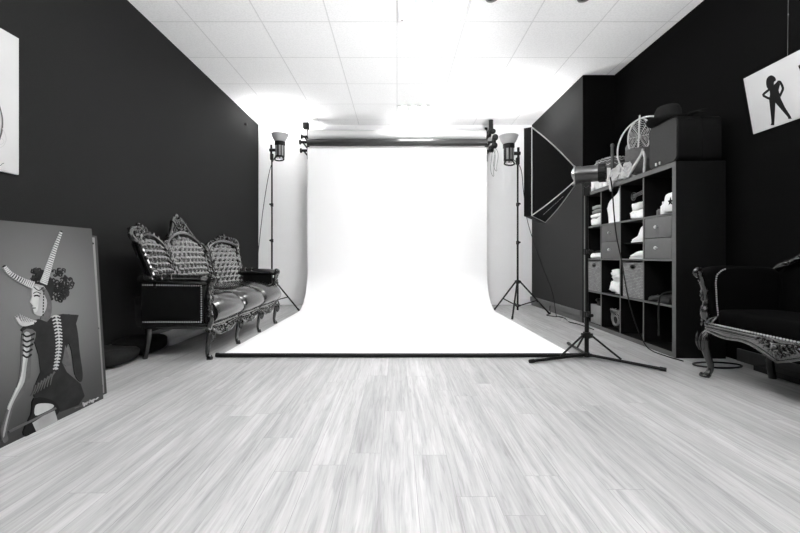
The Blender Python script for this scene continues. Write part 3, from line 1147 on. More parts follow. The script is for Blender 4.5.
def relief(mb, x0, x1, zlo, zhi, n_, seed):
    """scrolls, leaves and berries lying on a crest plate between two curves"""
    r_ = random.Random(seed)
    for i in range(n_):
        u = (i + .5) / n_
        x = x0 + (x1 - x0) * u
        sgn = 1 if u > .5 else -1
        lo, hi = zlo(u), zhi(u)
        hh = hi - lo
        k = max(1, int(hh / .034))
        for j in range(k):
            z = lo + hh * (j + .5) / k
            rr2 = min(.024, hh / k * .5)
            if (i + j) % 2:
                mb.tube(spiral(backpt(x, z, .018), XA * sgn, BK, rr2, rr2 * .25, r_.random() * 3, r_.random() * 3 + PI * 1.7, 14), [.0075, .0045], 6)
            else:
                d = XA * sgn * (.3 + .6 * r_.random()) + BK * (.4 + .5 * r_.random())
                leaf(mb, backpt(x, z - rr2 * .8, .014), d, NB, rr2 * 2.6, .010, .5)
                mb.ell(backpt(x, z, .026), (.007, .007, .007), nu=7, nv=5)
        mb.ell(backpt(x, hi, .004), (.012, .016, .013), nu=9, nv=6)


def plate(mb, x0, x1, zlo, zhi, n_=20):
    pts = [backpt(x0 + (x1 - x0) * k / n_, zhi(k / n_), .006) for k in range(n_ + 1)] + [backpt(x0 + (x1 - x0) * (1 - k / n_), zlo(1 - k / n_), .006) for k in range(n_ + 1)]
    mb.prism(pts, -NB * .024)


cr = MB()
czl = lambda u: top_z(1, u) - .01
czh = lambda u: .86 + .10 * math.sin(PI * u) ** .9 + .150 * math.exp(-(abs(u - .5) / .21) ** 2.4) + .012 * math.cos(u * 10 * PI)
plate(cr, BB[1] + .02, BB[2] - .02, czl, czh, 36)
relief(cr, BB[1] + .03, BB[2] - .03, czl, czh, 17, 3)
for s in (-1, 1):
    cr.tube(spline([backpt(LS / 2 + s * .03, 1.12, .012), backpt(LS / 2 + s * .06, 1.10, .014), backpt(LS / 2 + s * .10, 1.03, .016), backpt(LS / 2 + s * .15, .965, .018), backpt(LS / 2 + s * .20, .915, .02), backpt(LS / 2 + s * .25, .875, .02)], 5), [.012, .011], 8)
    cr.tube(spiral(backpt(LS / 2 + s * .038, 1.075, .02), XA * s, BK, .028, .008, -PI * .2, PI * 1.6, 18), [.010, .006], 7)
cr.ell(backpt(LS / 2, 1.135, .01), (.026, .016, .022))
cr.build('crest', M_LACQ, sofa)
for s, xo in ((1, 0.0), (-1, LS)):
    c = MB()
    bi = 0 if s == 1 else 2
    X0, X1 = BB[bi] + .005, BB[bi + 1] - .005
    w_of = (lambda u: u) if bi == 0 else (lambda u: 1 - u)
    zl = lambda u, bi=bi: top_z(bi, u) - .01
    zh = lambda u, bi=bi, w_of=w_of: top_z(bi, u) + .028 + .050 * max(0, 1 - abs(w_of(u) - .34) * 3.2) + .075 * max(0, 1 - w_of(u) * 4.5) + .006 * math.cos(u * 12 * PI)
    plate(c, X0, X1, zl, zh, 26)
    relief(c, X0 + .01, X1 - .01, zl, zh, 13, 5 + bi)
    # ear scroll at the outer end, leaves running down the outer stile
    c.tube(spiral(backpt(xo + s * .015, .915, .012), XA * -s, BK, .052, .012, -PI * .6, PI * 1.5), [.020, .010], 8)
    for k in range(9):
        z = .50 + .045 * k
        leaf(c, backpt(xo + s * .016, z, .02), XA * -s * (.5 if k % 2 else -.4) + BK * .8, NB, .045, .012, .5)
        c.ell(backpt(xo + s * .012, z + .01, .028), (.009, .008, .011), nu=8, nv=6)
    c.tube(spiral(backpt(xo + s * .045, .60, .03), XA * s, BK, .036, .01, PI, PI * 2.9), [.012, .007], 7)
    c.build('side_crest', M_LACQ, sofa)
for xj in BB[1:3]:
    jl = MB()
    for k in range(6):
        z = .52 + .055 * k
        for q in (-1, 1):
            leaf(jl, backpt(xj + q * .012, z, .026), XA * q * .6 + BK * .8, NB, .045, .011, .5)
    for q in (-1, 1):
        jl.tube(spiral(backpt(xj + q * .035, .62, .03), XA * -q, BK, .034, .01, PI, PI * 2.9), [.011, .006], 7)
        jl.tube(spiral(backpt(xj + q * .04, .86, .02), XA * q, BK, .042, .012, -PI * .5, PI * 1.4), [.013, .008], 7)
    jl.tube([backpt(xj, .46, .02), backpt(xj, .86, .02)], .014, 8)
    jl.build('carved_stile', M_LACQ, sofa)

# ------------------------------------------------------------------ velvet settee by the right wall (local x runs towards the camera, y to the wall)
LV = .90
ST = thing('carved_settee', 'black velvet armchair with carved legs and nailhead trim by the right wall', 'armchair', (1.955, 2.37, 0), -PI / 2)
rnd = random.Random(5)
for x in (0, LV):
    lg = cabriole([(x, .012, .30), (x, -.028, .235), (x, -.008, .14), (x, .012, .07), (x, .0, .03), (x, -.022, .008)], [.024, .030, .022, .017, .017, .022])
    lg.ell((x, -.020, .014), (.026, .030, .014))
    lg.tube(spiral((x, -.045, .022), V((0, -1, 0)), V((0, 0, 1)), .012, .003, -PI / 2, PI * 1.2, 12), .006, 6)
    lo = lg.build('leg', M_LACQ, ST)
    c = MB()
    for s in (-1, 0, 1):
        leaf(c, (x + s * .012, -.048, .17), (s * .2, .1, 1), (0, -1, 0), .12, .010, .25)
    c.build('carved_knee', M_LACQ, lo)
for x in (.02, LV - .02):
    cabriole([(x, .36, .30), (x, .36, .18), (x, .365, .09), (x, .38, .0)], [.022, .021, .02, .02]).build('leg', M_LACQ, ST)
rl = MB()


def rail_low(u):
    m_ = abs(u - .5) * 2
    return .285 - .055 * max(0, 1 - m_ * 2.0) ** 1.2 + .008 * math.cos(u * 6 * PI)


up = [(LV * k / 24, -.018, rail_low(k / 24)) for k in range(25)]
rl.prism([(LV, -.018, .338), (0, -.018, .338)] + up, (0, .04, 0))
for z, r in ((.330, .009), (.312, .006)):
    rl.tube([(0, -.02, z), (LV, -.02, z)], r, 7)
rl.tube([V(p) + V((0, -.004, 0)) for p in up], .008, 7)
rl.box((-.02, .0, .285), (.015, .40, .338), .005)
rl.box((LV - .015, .0, .285), (LV + .02, .40, .338), .005)
rl.box((-.02, .37, .27), (LV + .02, .41, .36), .005)
rl.build('seat_rail', M_LACQ, ST)
ca = MB()
carving(ca, (LV / 2, -.024, .335), V((1, 0, 0)), V((0, 0, -1)), V((0, -1, 0)), .24, .10, rnd)
ca.build('carved_apron', M_LACQ, ST)
sc_ = MB()
sc_.sell((LV / 2, .185, .385), (LV / 2 - .02, .195, .055), .3)
sc_.build('seat_cushion', M_VELVET, ST, 70)
nb = MB()
nails(nb, [(0.0, -.016, .343), (LV, -.016, .343)], .017, .0055)
nb.build('nailhead_trim', M_NAIL, ST)
for s, x in ((-1, 0.0), (1, LV)):
    a = MB()
    outl = spline([(0, .0, .345), (0, -.012, .45), (0, -.02, .56), (0, -.045, .645), (0, .0, .688), (0, .12, .700), (0, .26, .695), (0, .38, .68), (0, .42, .60), (0, .40, .345)], 5)
    vs, fs = [], []
    # rounded slab: outline shrinks towards its two faces
    cen = V((0, .2, .5))
    lay = [(-.045, .90), (-.042, .96), (-.03, 1.0), (.03, 1.0), (.042, .96), (.045, .90)]
    m_ = len(outl)
    for dx, k in lay:
        for p in outl:
            q = cen + (p - cen) * k
            q.z = max(q.z, .345)
            vs.append(V((x + dx, q.y, q.z)))
    for i in range(len(lay) - 1):
        for k in range(m_):
            l = (k + 1) % m_
            fs.append([i * m_ + k, i * m_ + l, (i + 1) * m_ + l, (i + 1) * m_ + k])
    fs.append(list(range(m_)))
    fs.append([(len(lay) - 1) * m_ + k for k in range(m_)])
    a.add(vs, fs)
    a.build('arm', M_VELVET, ST, 60)
    ps = MB()
    ps.tube(spline([(x, .0, .335), (x, -.026, .40), (x, -.018, .47), (x, -.028, .55), (x, -.046, .62), (x, -.060, .655)], 5), [.022, .024, .018, .017, .018, .02], 9)
    ps.tube(spiral((x, -.062, .652), V((0, -1, 0)), V((0, 0, 1)), .030, .006, PI * .6, -PI * 1.7, 22), [.014, .008], 8)
    post_carving(ps, [(x, -.030 - .02 * max(0, z - .5) / .15, z) for z in (.36, .40, .44, .49, .54, .59, .635)], (0, -1, 0), s, rnd)
    for z in (.37, .42, .47, .53, .59):
        for q in (-1, 1):
            leaf(ps, (x + q * .010, -.020, z), (q * .25, -.2, .8), (q, -.3, 0), .035, .006, .3)
    for k in range(5):
        leaf(ps, (x - s * .03, -.03 + .012 * k, .345 + .004 * k), (-s * .4, .3, .7), (0, -1, 0), .045, .009, .6)
    ps.tube(spline([(x - s * .035, .03, .40), (x - s * .05, .0, .375), (x - s * .045, -.02, .35)], 5), .008, 7)
    ps.build('arm_post', M_LACQ, ST)
    nb = MB()
    nails(nb, [(x - s * .046, .02 + dy, z) for dy, z in ((0, .40), (-.008, .46), (-.012, .54), (-.016, .60), (-.008, .645), (.02, .672), (.05, .684))], .014, .0048)
    nb.build('nailhead_trim', M_NAIL, ST)
bk = MB()


def crest_z(u):
    return .662 + .17 * math.sin(PI * u) ** .8 + .012 * math.cos(u * 8 * PI)


bk.grid(lambda u, v: V((.03 + (LV - .06) * u, .385 - .04 * math.sin(PI * u) * math.sin(PI * v) ** .6 + .05 * v, .36 + (crest_z(u) - .365) * v)), 30, 20)
bk.grid(lambda u, v: V((.03 + (LV - .06) * u, .43 + .05 * v, .36 + (crest_z(u) - .365) * v)), 30, 4)
bk.build('backrest', M_VELVET, ST, 60)
cr = MB()
lin = [V((.0 + LV * k / 30, .425, crest_z(k / 30) + .006)) for k in range(31)]
cr.tube(lin, .02, 9)
cr.tube([p + V((0, -.016, -.012)) for p in lin], .010, 7)
for k in range(2, 29):
    leaf(cr, lin[k] + V((0, -.016, -.006)), V((.8 if k < 15 else -.8, -.2, .3)), (0, -1, 0), .04, .009, .5)
carving(cr, (LV / 2, .415, crest_z(.5)), XA, V((0, 0, 1)), V((0, -1, 0)), .26, .10, rnd)
cr.build('crest_rail', M_LACQ, ST)

# ------------------------------------------------------------------ cube shelf
AS = math.radians(-91.6)
SO = V((2.118, 4.285, 0))
SL, SD = 1.47, .365
ca_, sa_ = math.cos(AS), math.sin(AS)


def S(x, y, z=0.0):
    return (SO.x + x * ca_ - y * sa_, SO.y + x * sa_ + y * ca_, z)


shf = thing('cube_shelf', 'tall black cube shelf of sixteen cells against the right wall', 'shelf', SO, AS)
X_ = [.038 + k * .351 for k in range(4)]        # left edge of each cell (from the far end)
Z_ = [.038 + k * .351 for k in range(4)]        # floor of each cell (from the bottom)
CW = .335
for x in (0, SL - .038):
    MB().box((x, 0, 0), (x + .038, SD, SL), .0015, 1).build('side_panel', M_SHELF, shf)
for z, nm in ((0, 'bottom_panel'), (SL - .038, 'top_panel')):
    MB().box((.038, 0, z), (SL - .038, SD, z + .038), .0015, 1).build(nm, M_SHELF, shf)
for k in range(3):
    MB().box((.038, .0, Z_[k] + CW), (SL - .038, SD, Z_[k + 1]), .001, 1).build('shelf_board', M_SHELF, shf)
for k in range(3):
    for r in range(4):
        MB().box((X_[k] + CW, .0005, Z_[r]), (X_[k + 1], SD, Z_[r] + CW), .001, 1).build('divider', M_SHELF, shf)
eb = MB()  # front edges catching light, put in as strips paler than the veneer
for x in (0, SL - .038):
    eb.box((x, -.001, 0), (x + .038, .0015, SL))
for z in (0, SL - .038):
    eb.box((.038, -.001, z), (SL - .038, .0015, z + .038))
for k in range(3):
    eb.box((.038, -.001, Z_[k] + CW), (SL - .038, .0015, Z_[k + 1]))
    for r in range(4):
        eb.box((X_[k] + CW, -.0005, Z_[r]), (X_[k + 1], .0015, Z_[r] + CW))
eb.build('lit_front_edges', M_EDGE, shf)
for c in (1, 3):
    for j in range(2):
        z0 = Z_[2] + .003 + j * .1665
        d = MB()
        d.box((X_[c] + .003, .002, z0), (X_[c] + CW - .003, .020, z0 + .163), .002)
        d.box((X_[c] + .012, .02, z0 + .01), (X_[c] + CW - .012, SD - .02, z0 + .13))
        do = d.build('drawer', M_DRAWER, shf)
        kx, kz = X_[c] + CW / 2, z0 + .085
        MB().lathe([(0, .026), (.010, .025), (.014, .019), (.012, .012), (.006, .006), (.006, 0), (0, 0)], (kx, .002, kz), (0, -1, 0), 14).build('knob', M_STEEL, do)
MB().box((X_[2], .03, Z_[2] + .135), (X_[2] + CW, SD - .02, Z_[2] + .145)).build('insert_board', M_SHELF, shf)


def basket(col, row, label):
    t = thing('wicker_basket', label, 'basket', S(X_[col] + CW / 2, .012, Z_[row] + .0005), AS, 'wicker baskets in the cube shelf')
    w, h, dp = .158, .318, .33

    def wob(u, v):
        return .0025 * math.sin(u * PI * 2 * 11) * math.cos(v * PI * 24)
    m = MB()
    nu, nv = 44, 48
    w_ = nu + 1
    vs = [V((-w + 2 * w * i / nu, .004 + wob(i / nu, j / nv), h * j / nv)) for j in range(nv + 1) for i in range(w_)]
    fs = []
    for j in range(nv):
        for i in range(nu):
            u, v = (i + .5) / nu, (j + .5) / nv
            if ((u - .5) / .11) ** 2 + ((v - .87) / .065) ** 2 < 1:
                continue
            fs.append([j * w_ + i, j * w_ + i + 1, (j + 1) * w_ + i + 1, (j + 1) * w_ + i])
    m.add(vs, fs)
    m.box((-w, .006, 0), (-w + .008, dp, h))
    m.box((w - .008, .006, 0), (w, dp, h))
    m.box((-w, dp - .008, 0), (w, dp, h))
    m.box((-w, .006, 0), (w, dp, .008))
    m.build('body', M_WEAVE, t)
    r = MB()
    r.tube([(-w + .006, .004, h), (w - .006, .004, h), (w - .006, dp - .008, h), (-w + .006, dp - .008, h)], .008, 8, closed=True)
    r.build('rim', M_RATTAND, t)
    MB().box((-w + .01, .012, .01), (w - .01, .016, h - .09)).build('lining', M_DARKC, t)
    hr = MB()
    hr.tube([(math.cos(a) * 2 * w * .115, .001, h * .87 + math.sin(a) * h * .068) for a in [k * PI / 10 for k in range(20)]], .004, 6, closed=True)
    hr.build('handle_rim', M_RATTAND, t)


basket(0, 1, 'wicker basket in the far column of the cube shelf, partly behind the stand')
basket(2, 1, 'wicker basket between the white cloth heap and the dark straps')

# --- contents. columns: 0 far .. 3 near; rows: 0 bottom .. 3 top
def cell(c, r, x=.5, y=.1, z=0.0):
    return S(X_[c] + CW * x, y, Z_[r] + z + .0005)


def garment(c, r, x, y, z, size, m, label, seed, e=.4, amp=.012, name='folded_garment', cat='clothing', group=None):
    o = MB().sell((0, 0, size[2]), size, e, amp, 14, seed).build(name, m, None, 70, cell(c, r, x, y, z), AS)
    return tag(o, label, cat, group)


G1 = 'folded clothes in the far top cell'
garment(0, 3, .52, .15, .0, (.135, .13, .043), M_WHITEC, 'lower thick white folded garment in the far top cell of the shelf', 1, group=G1)
garment(0, 3, .50, .15, .086, (.13, .13, .024), M_WHITEC, 'thin white folded garment under the grey ones in the far top cell', 2, group=G1)
garment(0, 3, .54, .15, .136, (.125, .12, .02), M_GREYC, 'grey folded garment on the white ones in the far top cell', 3, group=G1)
garment(0, 3, .50, .15, .178, (.13, .12, .022), mat('mid_grey_jersey', .30, .9, spec=.1, nscale=40, namt=.1), 'topmost grey folded garment in the far top cell', 4, group=G1)
# white sheet hanging slanted in the second top cell
dr = MB()


def drape(u, v):
    top = .325 - .17 * (1 - u) ** 1.2
    x = .03 + .295 * u + .05 * (1 - v) * (1 - u)
    return V((x, .022 + .010 * math.sin(u * 9 + v * 2) + .008 * math.sin(v * 5) * u, .003 + top * v))


dr.grid(drape, 24, 20)
dr.grid(lambda u, v: drape(u, v) + V((0, .07, 0)), 24, 20)
for uu in (0, 1):
    dr.grid(lambda a, v, uu=uu: drape(uu, v) + V((0, .07 * a, 0)), 2, 20)
dr.grid(lambda u, a: drape(u, 1) + V((0, .07 * a, 0)), 24, 2)
dr.grid(lambda u, a: drape(u, 0) + V((0, .07 * a, 0)), 24, 2)
tag(dr.build('white_sheet', M_WHITEC, None, 70, S(X_[1], .01, Z_[3] + .0005), AS), 'large white sheet hanging slanted in a top cell of the shelf', 'cloth')
# third top cell: crumpled white cloths and a wire hanger
garment(2, 3, .60, .10, .0, (.12, .09, .04), M_WHITEC, 'lower crumpled white cloth in the top cell beside the near one', 6, .55, .03, 'white_cloth', 'cloth')
garment(2, 3, .62, .10, .083, (.10, .08, .036), M_WHITEC, 'upper crumpled white cloth in the top cell beside the near one', 7, .7, .035, 'white_cloth', 'cloth')
rk = MB()
for k in range(3):
    rk.tube([(-.08, 0, .012 * k), (.09, 0, .02 + .014 * k)], .004, 6)
rk.tube(spiral((-.075, 0, .012), XA, V((0, 0, 1)), .034, .034, 0, PI * 1.9, 18), .005, 6)
rk.tube(spiral((-.075, 0, .012), XA, V((0, 0, 1)), .016, .016, 0, PI * 1.9, 14), .004, 6)
rk.cyl((.085, 0, .03), (.085, .225, .03), .006, n=8)
tag(rk.build('wall_rack', mat('dark_grey_wire', .05, .5, nscale=30, namt=.1), None, 60, cell(2, 3, .58, .05, .20), AS), 'dark grey ring and rods above the crumpled white cloths', 'rack')
# near top cell: white bag with a star, small bottles
bag = thing('white_bag', 'rounded white bag with a black mark in the near top cell', 'bag', cell(3, 3, .77, .10), AS)
MB().sell((0, 0, .085), (.075, .075, .085), .5, .006, 9, 3).build('body', M_SHOEW, bag)
st = MB()
st.prism([V((.028 + (.032 if k % 2 == 0 else .014) * math.cos(k * PI / 5 + PI / 2), -.078, .09 + (.032 if k % 2 == 0 else .014) * math.sin(k * PI / 5 + PI / 2))) for k in range(10)], (0, .012, 0))
st.build('star_patch', M_INKB, bag)
MB().tube(spline([(-.05, 0, .15), (-.03, 0, .185), (.03, 0, .185), (.05, 0, .15)], 6), .006, 6).build('strap', M_DARKC, bag)


def bottle(c, r, x, y, h, rad, m, label, capm):
    t = thing('bottle', label, 'bottle', cell(c, r, x, y), AS, 'bottles in the near top cell')
    MB().lathe([(0, 0), (rad, 0), (rad, h * .66), (rad * .45, h * .8), (rad * .4, h * .84), (0, h * .84)], n=16).build('body', m, t)
    MB().lathe([(0, h * .84), (rad * .5, h * .84), (rad * .5, h), (0, h)], n=14).build('cap', capm, t)


bottle(3, 3, .30, .06, .065, .018, M_GREYM, 'small grey bottle farthest left in the near top cell', M_BLACKP)
bottle(3, 3, .42, .07, .11, .022, M_WHITEC, 'white bottle beside the rounded white bag', M_WHITEC)
bottle(3, 3, .50, .15, .20, .020, M_GREYM, 'tall dark bottle behind the rounded white bag', M_BLACKP)
# row 2: folded cloth far, shoes in the third column
garment(0, 2, .55, .12, .0, (.13, .11, .028), M_WHITEC, 'white folded cloth under the far clothes stack, alone in its cell', 9, .45, .014, 'white_cloth', 'cloth')
garment(0, 2, .58, .12, .056, (.10, .09, .012), M_DARKC, 'dark cloth lying on the white cloth in the far column', 10, .45, .012, 'dark_cloth', 'cloth')


def shoe(c, x, y, z, label, high, flip=1):
    t = thing('white_shoe', label, 'shoe', cell(c, 2, x, y, z), AS, 'white shoes in the cube shelf')
    so_ = MB()
    lo_ = [(-.115, .0), (-.10, .028), (-.04, .036), (.03, .026), (.09, .03), (.105, .0), (.09, -.03), (.03, -.026), (-.04, -.036), (-.10, -.028)]
    so_.prism([(p[0] * flip, p[1], .0) for p in lo_], (0, 0, .012))
    so_.build('sole', M_CARD, t)
    u = MB()
    rings = [(-.112, .012, .010), (-.085, .03, .024), (-.04, .034, .04), (.0, .032, .055), (.035, .032, high), (.07, .032, high * 1.02), (.10, .026, high * .96)]
    vs, fs = [], []
    n_ = 14
    for px, hw, hh in rings:
        for k in range(n_):
            a = 2 * PI * k / n_
            zz = math.sin(a)
            vs.append(V((px * flip, hw * math.cos(a), .010 + (hh * .5) * (1 + math.copysign(abs(zz) ** .7, zz)))))
    for i in range(len(rings) - 1):
        for k in range(n_):
            l = (k + 1) % n_
            fs.append([i * n_ + k, i * n_ + l, (i + 1) * n_ + l, (i + 1) * n_ + k])
    fs.append(list(range(n_)))
    fs.append([(len(rings) - 1) * n_ + k for k in range(n_)])
    u.add(vs, fs).build('upper', M_SHOEW, t)


shoe(2, .58, .07, .146, 'white high-ankle shoe on the insert board above the flat white shoe', .13)
shoe(2, .55, .06, .0, 'flat white shoe under the insert board', .06)
# row 1 (second from the floor)
garment(1, 1, .58, .11, .0, (.12, .09, .065), M_WHITEC, 'lower lump of white cloth between the two wicker baskets', 12, .6, .035, 'white_cloth', 'cloth')
garment(1, 1, .60, .10, .131, (.10, .08, .05), M_WHITEC, 'upper lump of white cloth between the two wicker baskets', 13, .8, .04, 'white_cloth', 'cloth')
garment(3, 1, .42, .13, .0, (.14, .12, .022), mat('grey_strap_cloth', .018, .7, nscale=40, namt=.4), 'flat dark garment lying in the near cell beside a basket', 14, .5, .03, 'dark_garment', 'clothing')
bl = MB()
for k in range(6):
    bl.tube(spline([(-.07 + .01 * k, .0, .01), (-.03 + .01 * k, -.02, .10 + .012 * k), (.02 + .01 * k, .0, .14 + .015 * (k % 3)), (.07, .03, .10 + .01 * k), (.085, .02, .02)], 5), .008, 6)
bl.tube(spline([(-.03, -.05, .05), (-.035, -.128, .02), (-.035, -.150, -.08), (-.032, -.150, -.20), (-.035, -.150, -.30)], 6), .006, 6)
tag(bl.build('strap_bundle', M_DARKC, None, 60, cell(3, 1, .70, .14, .044), AS), 'tangle of dark straps with one end hanging down in front of the shelf', 'strap')
# bottom row: paper bag with shoes, mesh bag
pbg = thing('paper_bag', 'grey paper bag at the bottom of the far shelf column', 'bag', cell(0, 0, .55, .03), AS)
q = MB()
q.grid(lambda u, v: V((-.12 + .24 * u, .004 * math.sin(u * 9) * v, .20 * v)), 10, 6)
q.box((-.12, .001, 0), (.12, .17, .01))
for x in (-.12, .117):
    q.box((x, .0, 0), (x + .003, .17, .20))
q.box((-.12, .167, 0), (.12, .17, .20))
q.box((-.12, .003, 0), (.12, .006, .19))
q.build('body', M_BAG, pbg)
for k, x in enumerate((-.055, .05)):
    o = MB()
    o.sell((0, 0, .128), (.034, .05, .128), .5, .008, 9, k + 4)
    o.ell((.0, -.035, .236), (.034, .03, .022))
    o.build('dark_shoe', M_BLACKP, None, 60, S(X_[0] + CW * .55 + x, .12, Z_[0] + .012), AS)
    tag(COL.objects[-1] if False else bpy.data.objects[[ob.name for ob in bpy.data.objects if ob.name.startswith('dark_shoe')][-1]],
        'dark shoe sticking out of the grey paper bag, ' + ('on its far side' if k == 0 else 'on its near side'), 'shoe', 'dark shoes in the paper bag')
mb_ = thing('mesh_bag', 'round dark bag with pale net pattern beside the grey paper bag', 'bag', cell(1, 0, .60, .13), AS)
MB().sell((0, 0, .105), (.12, .10, .105), .75, .008, 9, 8).build('body', M_DARKC, mb_)
nt_ = MB()
for k in range(9):
    a = -1.2 + .3 * k
    nt_.tube([V((.121 * math.cos(t_) * math.cos(a * .4) + .02 * math.sin(a * 3), -.102 * abs(math.sin(a + 1.4)) ** .3 * math.sin(.3 + t_ * .8) - .012, .106 + .10 * math.sin(t_ * 1.0 + a) * .95)) for t_ in [j * PI / 12 for j in range(13)]], .0038, 6)
nt_.tube(spiral((.0, -.095, .12), XA, V((0, 0, 1)), .075, .07, 0, PI * 2, 24), .006, 6)
nt_.tube(spiral((.01, -.10, .10), XA, V((0, 0, 1)), .045, .04, 0, PI * 2, 20), .006, 6)
nt_.build('net', mat('grey_net_cord', .2, .7, nscale=60, namt=.4), mb_)

# --- things on top of the shelf
ZT = SL + .0005
tr = thing('suitcase_trunk', 'old dark upright suitcase with rounded corners on the near end of the shelf', 'suitcase', S(1.138, .010, ZT), AS)
W_, D_, H_ = .332, .335, .345


def rrect(w, h, r, n=6):
    out = []
    for cx_, cz_, a0 in ((w - r, r, -PI / 2), (w - r, h - r, 0), (r, h - r, PI / 2), (r, r, PI)):
        for k in range(n + 1):
            a = a0 + PI / 2 * k / n
            out.append((cx_ + r * math.cos(a), cz_ + r * math.sin(a)))
    return out


rc_ = rrect(W_, H_, .045)
MB().prism([(x, .012, z) for x, z in rc_], (0, D_ - .024, 0)).build('shell', M_TRUNKD, tr, 30)
ic = rrect(W_ - .016, H_ - .016, .04)
MB().prism([(x + .008, .0, z + .008) for x, z in ic], (0, .014, 0)).build('front_panel', M_TRUNK, tr, 30)
rb = MB()
rb.tube([(x, .010, z) for x, z in rc_], .006, 6, closed=True)
rb.tube([(x, D_ * .55, z) for x, z in rc_], .004, 6, closed=True)
rb.build('edge_binding', M_TRUNKD, tr)
for x in (.09, .135):
    MB().box((x, -.008, .018), (x + .016, .004, .042), .002).build('latch', M_STEEL, tr)
hd = MB()
hd.tube(spline([(-.004, .10, .10), (-.024, .10, .14), (-.026, .10, .20), (-.004, .10, .25)], 6), .008, 8)
hd.build('handle', M_TRUNK, tr)
hat = thing('bowler_hat', 'black felt hat lying on top of the upright suitcase', 'hat', S(1.27, .075, ZT + H_ + .002), AS)
hp = [(.0, .145), (.045, .143), (.075, .132), (.092, .10), (.099, .04), (.101, .012), (.125, .008), (.148, .016), (.152, .022), (.150, .012), (.125, .0), (.0, .0)]
hm = MB().lathe(hp, n=36)
for i, p in enumerate(hm.v):
    r_ = math.hypot(p.x, p.y)
    if r_ > .11:
        p.z += .018 * (p.y / .15) ** 2
    hm.v[i] = V((p.x * 1.05, p.y * .92, p.z))
hm.build('crown_and_brim', M_FELT, hat, 60)
MB().lathe([(.099, .012), (.1025, .012), (.1005, .04), (.097, .04)], n=36).build('hat_band', M_BLACKP, hat)
fe = MB()
for k in range(14):
    a = -.35 + .05 * k
    d = V((math.cos(a), math.sin(a) + .35, -.04 + .02 * math.sin(k * 2.1)))
    leaf(fe, V((.09, .04, .016)) + d * .015 * (k % 4), d + V((0, .1, .05 * math.cos(k))), (0, 0, 1), .10 + .05 * ((k * 7) % 5) / 5, .006, .15)
fe.build('feather', M_FELT, hat)
# long-handled beater with a spun web, and a bare hoop
wh = thing('web_fan', 'pale oval rattan web on a long handle, standing left of the upright suitcase', 'decoration', (2.26, 3.56, ZT), 0)
fu, fv = V((.6, -.8, 0)), V((.10, .08, 1)).normalized()
co = fv * .435
ew, eh = .098, .175
MB().tube([co + fu * ew * math.cos(a) + fv * eh * math.sin(a) for a in [k * PI / 24 for k in range(48)]], .007, 7, closed=True).build('ring', M_RATTAN, wh)
wb_ = MB()
for j in range(1, 8):
    wb_.tube([co + (fu * ew * math.cos(a) + fv * eh * math.sin(a)) * (j / 8) * (1 + .06 * math.cos(a * 12)) for a in [k * PI / 30 for k in range(60)]], .0026, 4, closed=True)
for k in range(8):
    a = k * PI / 4
    wb_.tube([co, co + fu * ew * math.cos(a) + fv * eh * math.sin(a)], .0026, 4)
wb_.build('web', M_RATTAN, wh)
fn_ = V((-.8, -.6, 0)) * .010
MB().cyl(fn_ + V((0, 0, .002)), co + fv * .205 + fn_, .008, n=8).build('handle', M_RATTAN, wh)
hp_ = [V((.12 * math.cos(a), -.20 * math.cos(a), .262 + .262 * math.sin(a))) for a in [k * PI / 30 for k in range(60)]]
tag(MB().tube(hp_, .0075, 7, closed=True).build('rattan_hoop', M_RATTAN, None, 60, (2.20, 3.365, ZT + .004)), 'large thin pale hoop standing partly behind the upright suitcase', 'hoop')
# deep round basket
hb_ = thing('round_basket', 'deep grey round basket behind the pale rope on the shelf', 'basket', S(.665, .215, ZT), AS)
MB().lathe([(0, 0), (.075, 0), (.095, .03), (.112, .15), (.116, .25), (.112, .30), (.106, .302), (.108, .25), (.104, .15), (.085, .035), (.07, .008), (0, .008)], n=32).build('body', M_RATTAND, hb_)
bd_r = MB()
for z, r_ in ((.302, .109), (.20, .115), (.09, .104)):
    bd_r.tube([(r_ * math.cos(k * PI / 18), r_ * math.sin(k * PI / 18), z) for k in range(36)], .006, 6, closed=True)
bd_r.build('band', M_RATTAND, hb_)
# flat woven basket at the far end
fb = thing('flat_basket', 'flat woven basket with pale zigzag pattern at the far end of the shelf', 'basket', S(.25, .19, ZT + .206), AS)
wv = MB()
wv.lathe([(0, 0), (.10, 0), (.15, .035), (.165, .075), (.15, .10), (.06, .125), (0, .13)], n=36)
wv.build('body', M_RATTAND, fb)
zz = MB()
for j in range(5):
    r0, z0 = (.150, .038) if j == 0 else ((.165, .072) if j == 1 else ((.153, .098) if j == 2 else ((.11, .113) if j == 3 else (.07, .124))))
    zz.tube([V(((r0 + .003 + .006 * (k % 2)) * math.cos(k * PI / 24), (r0 + .003) * math.sin(k * PI / 24), z0 + .012 * (k % 2))) for k in range(48)], .0032, 5, closed=True)
zz.build('zigzag', M_RATTAN, fb)
# white boxes under the flat basket
for k in range(4):
    bx = MB()
    bx.box((-.034, -.09, 0), (.034, .09, .20 + .003 * (k % 2)), .004)
    o = bx.build('white_carton', M_CARD, None, 40, S(.11 + .085 * k, .13, ZT), AS)
    tag(o, ('white carton at the far end under the flat basket', 'second white carton from the far end under the flat basket', 'third white carton from the far end under the flat basket', 'white carton nearest the rope, under the flat basket')[k], 'box', 'white cartons on the shelf top')
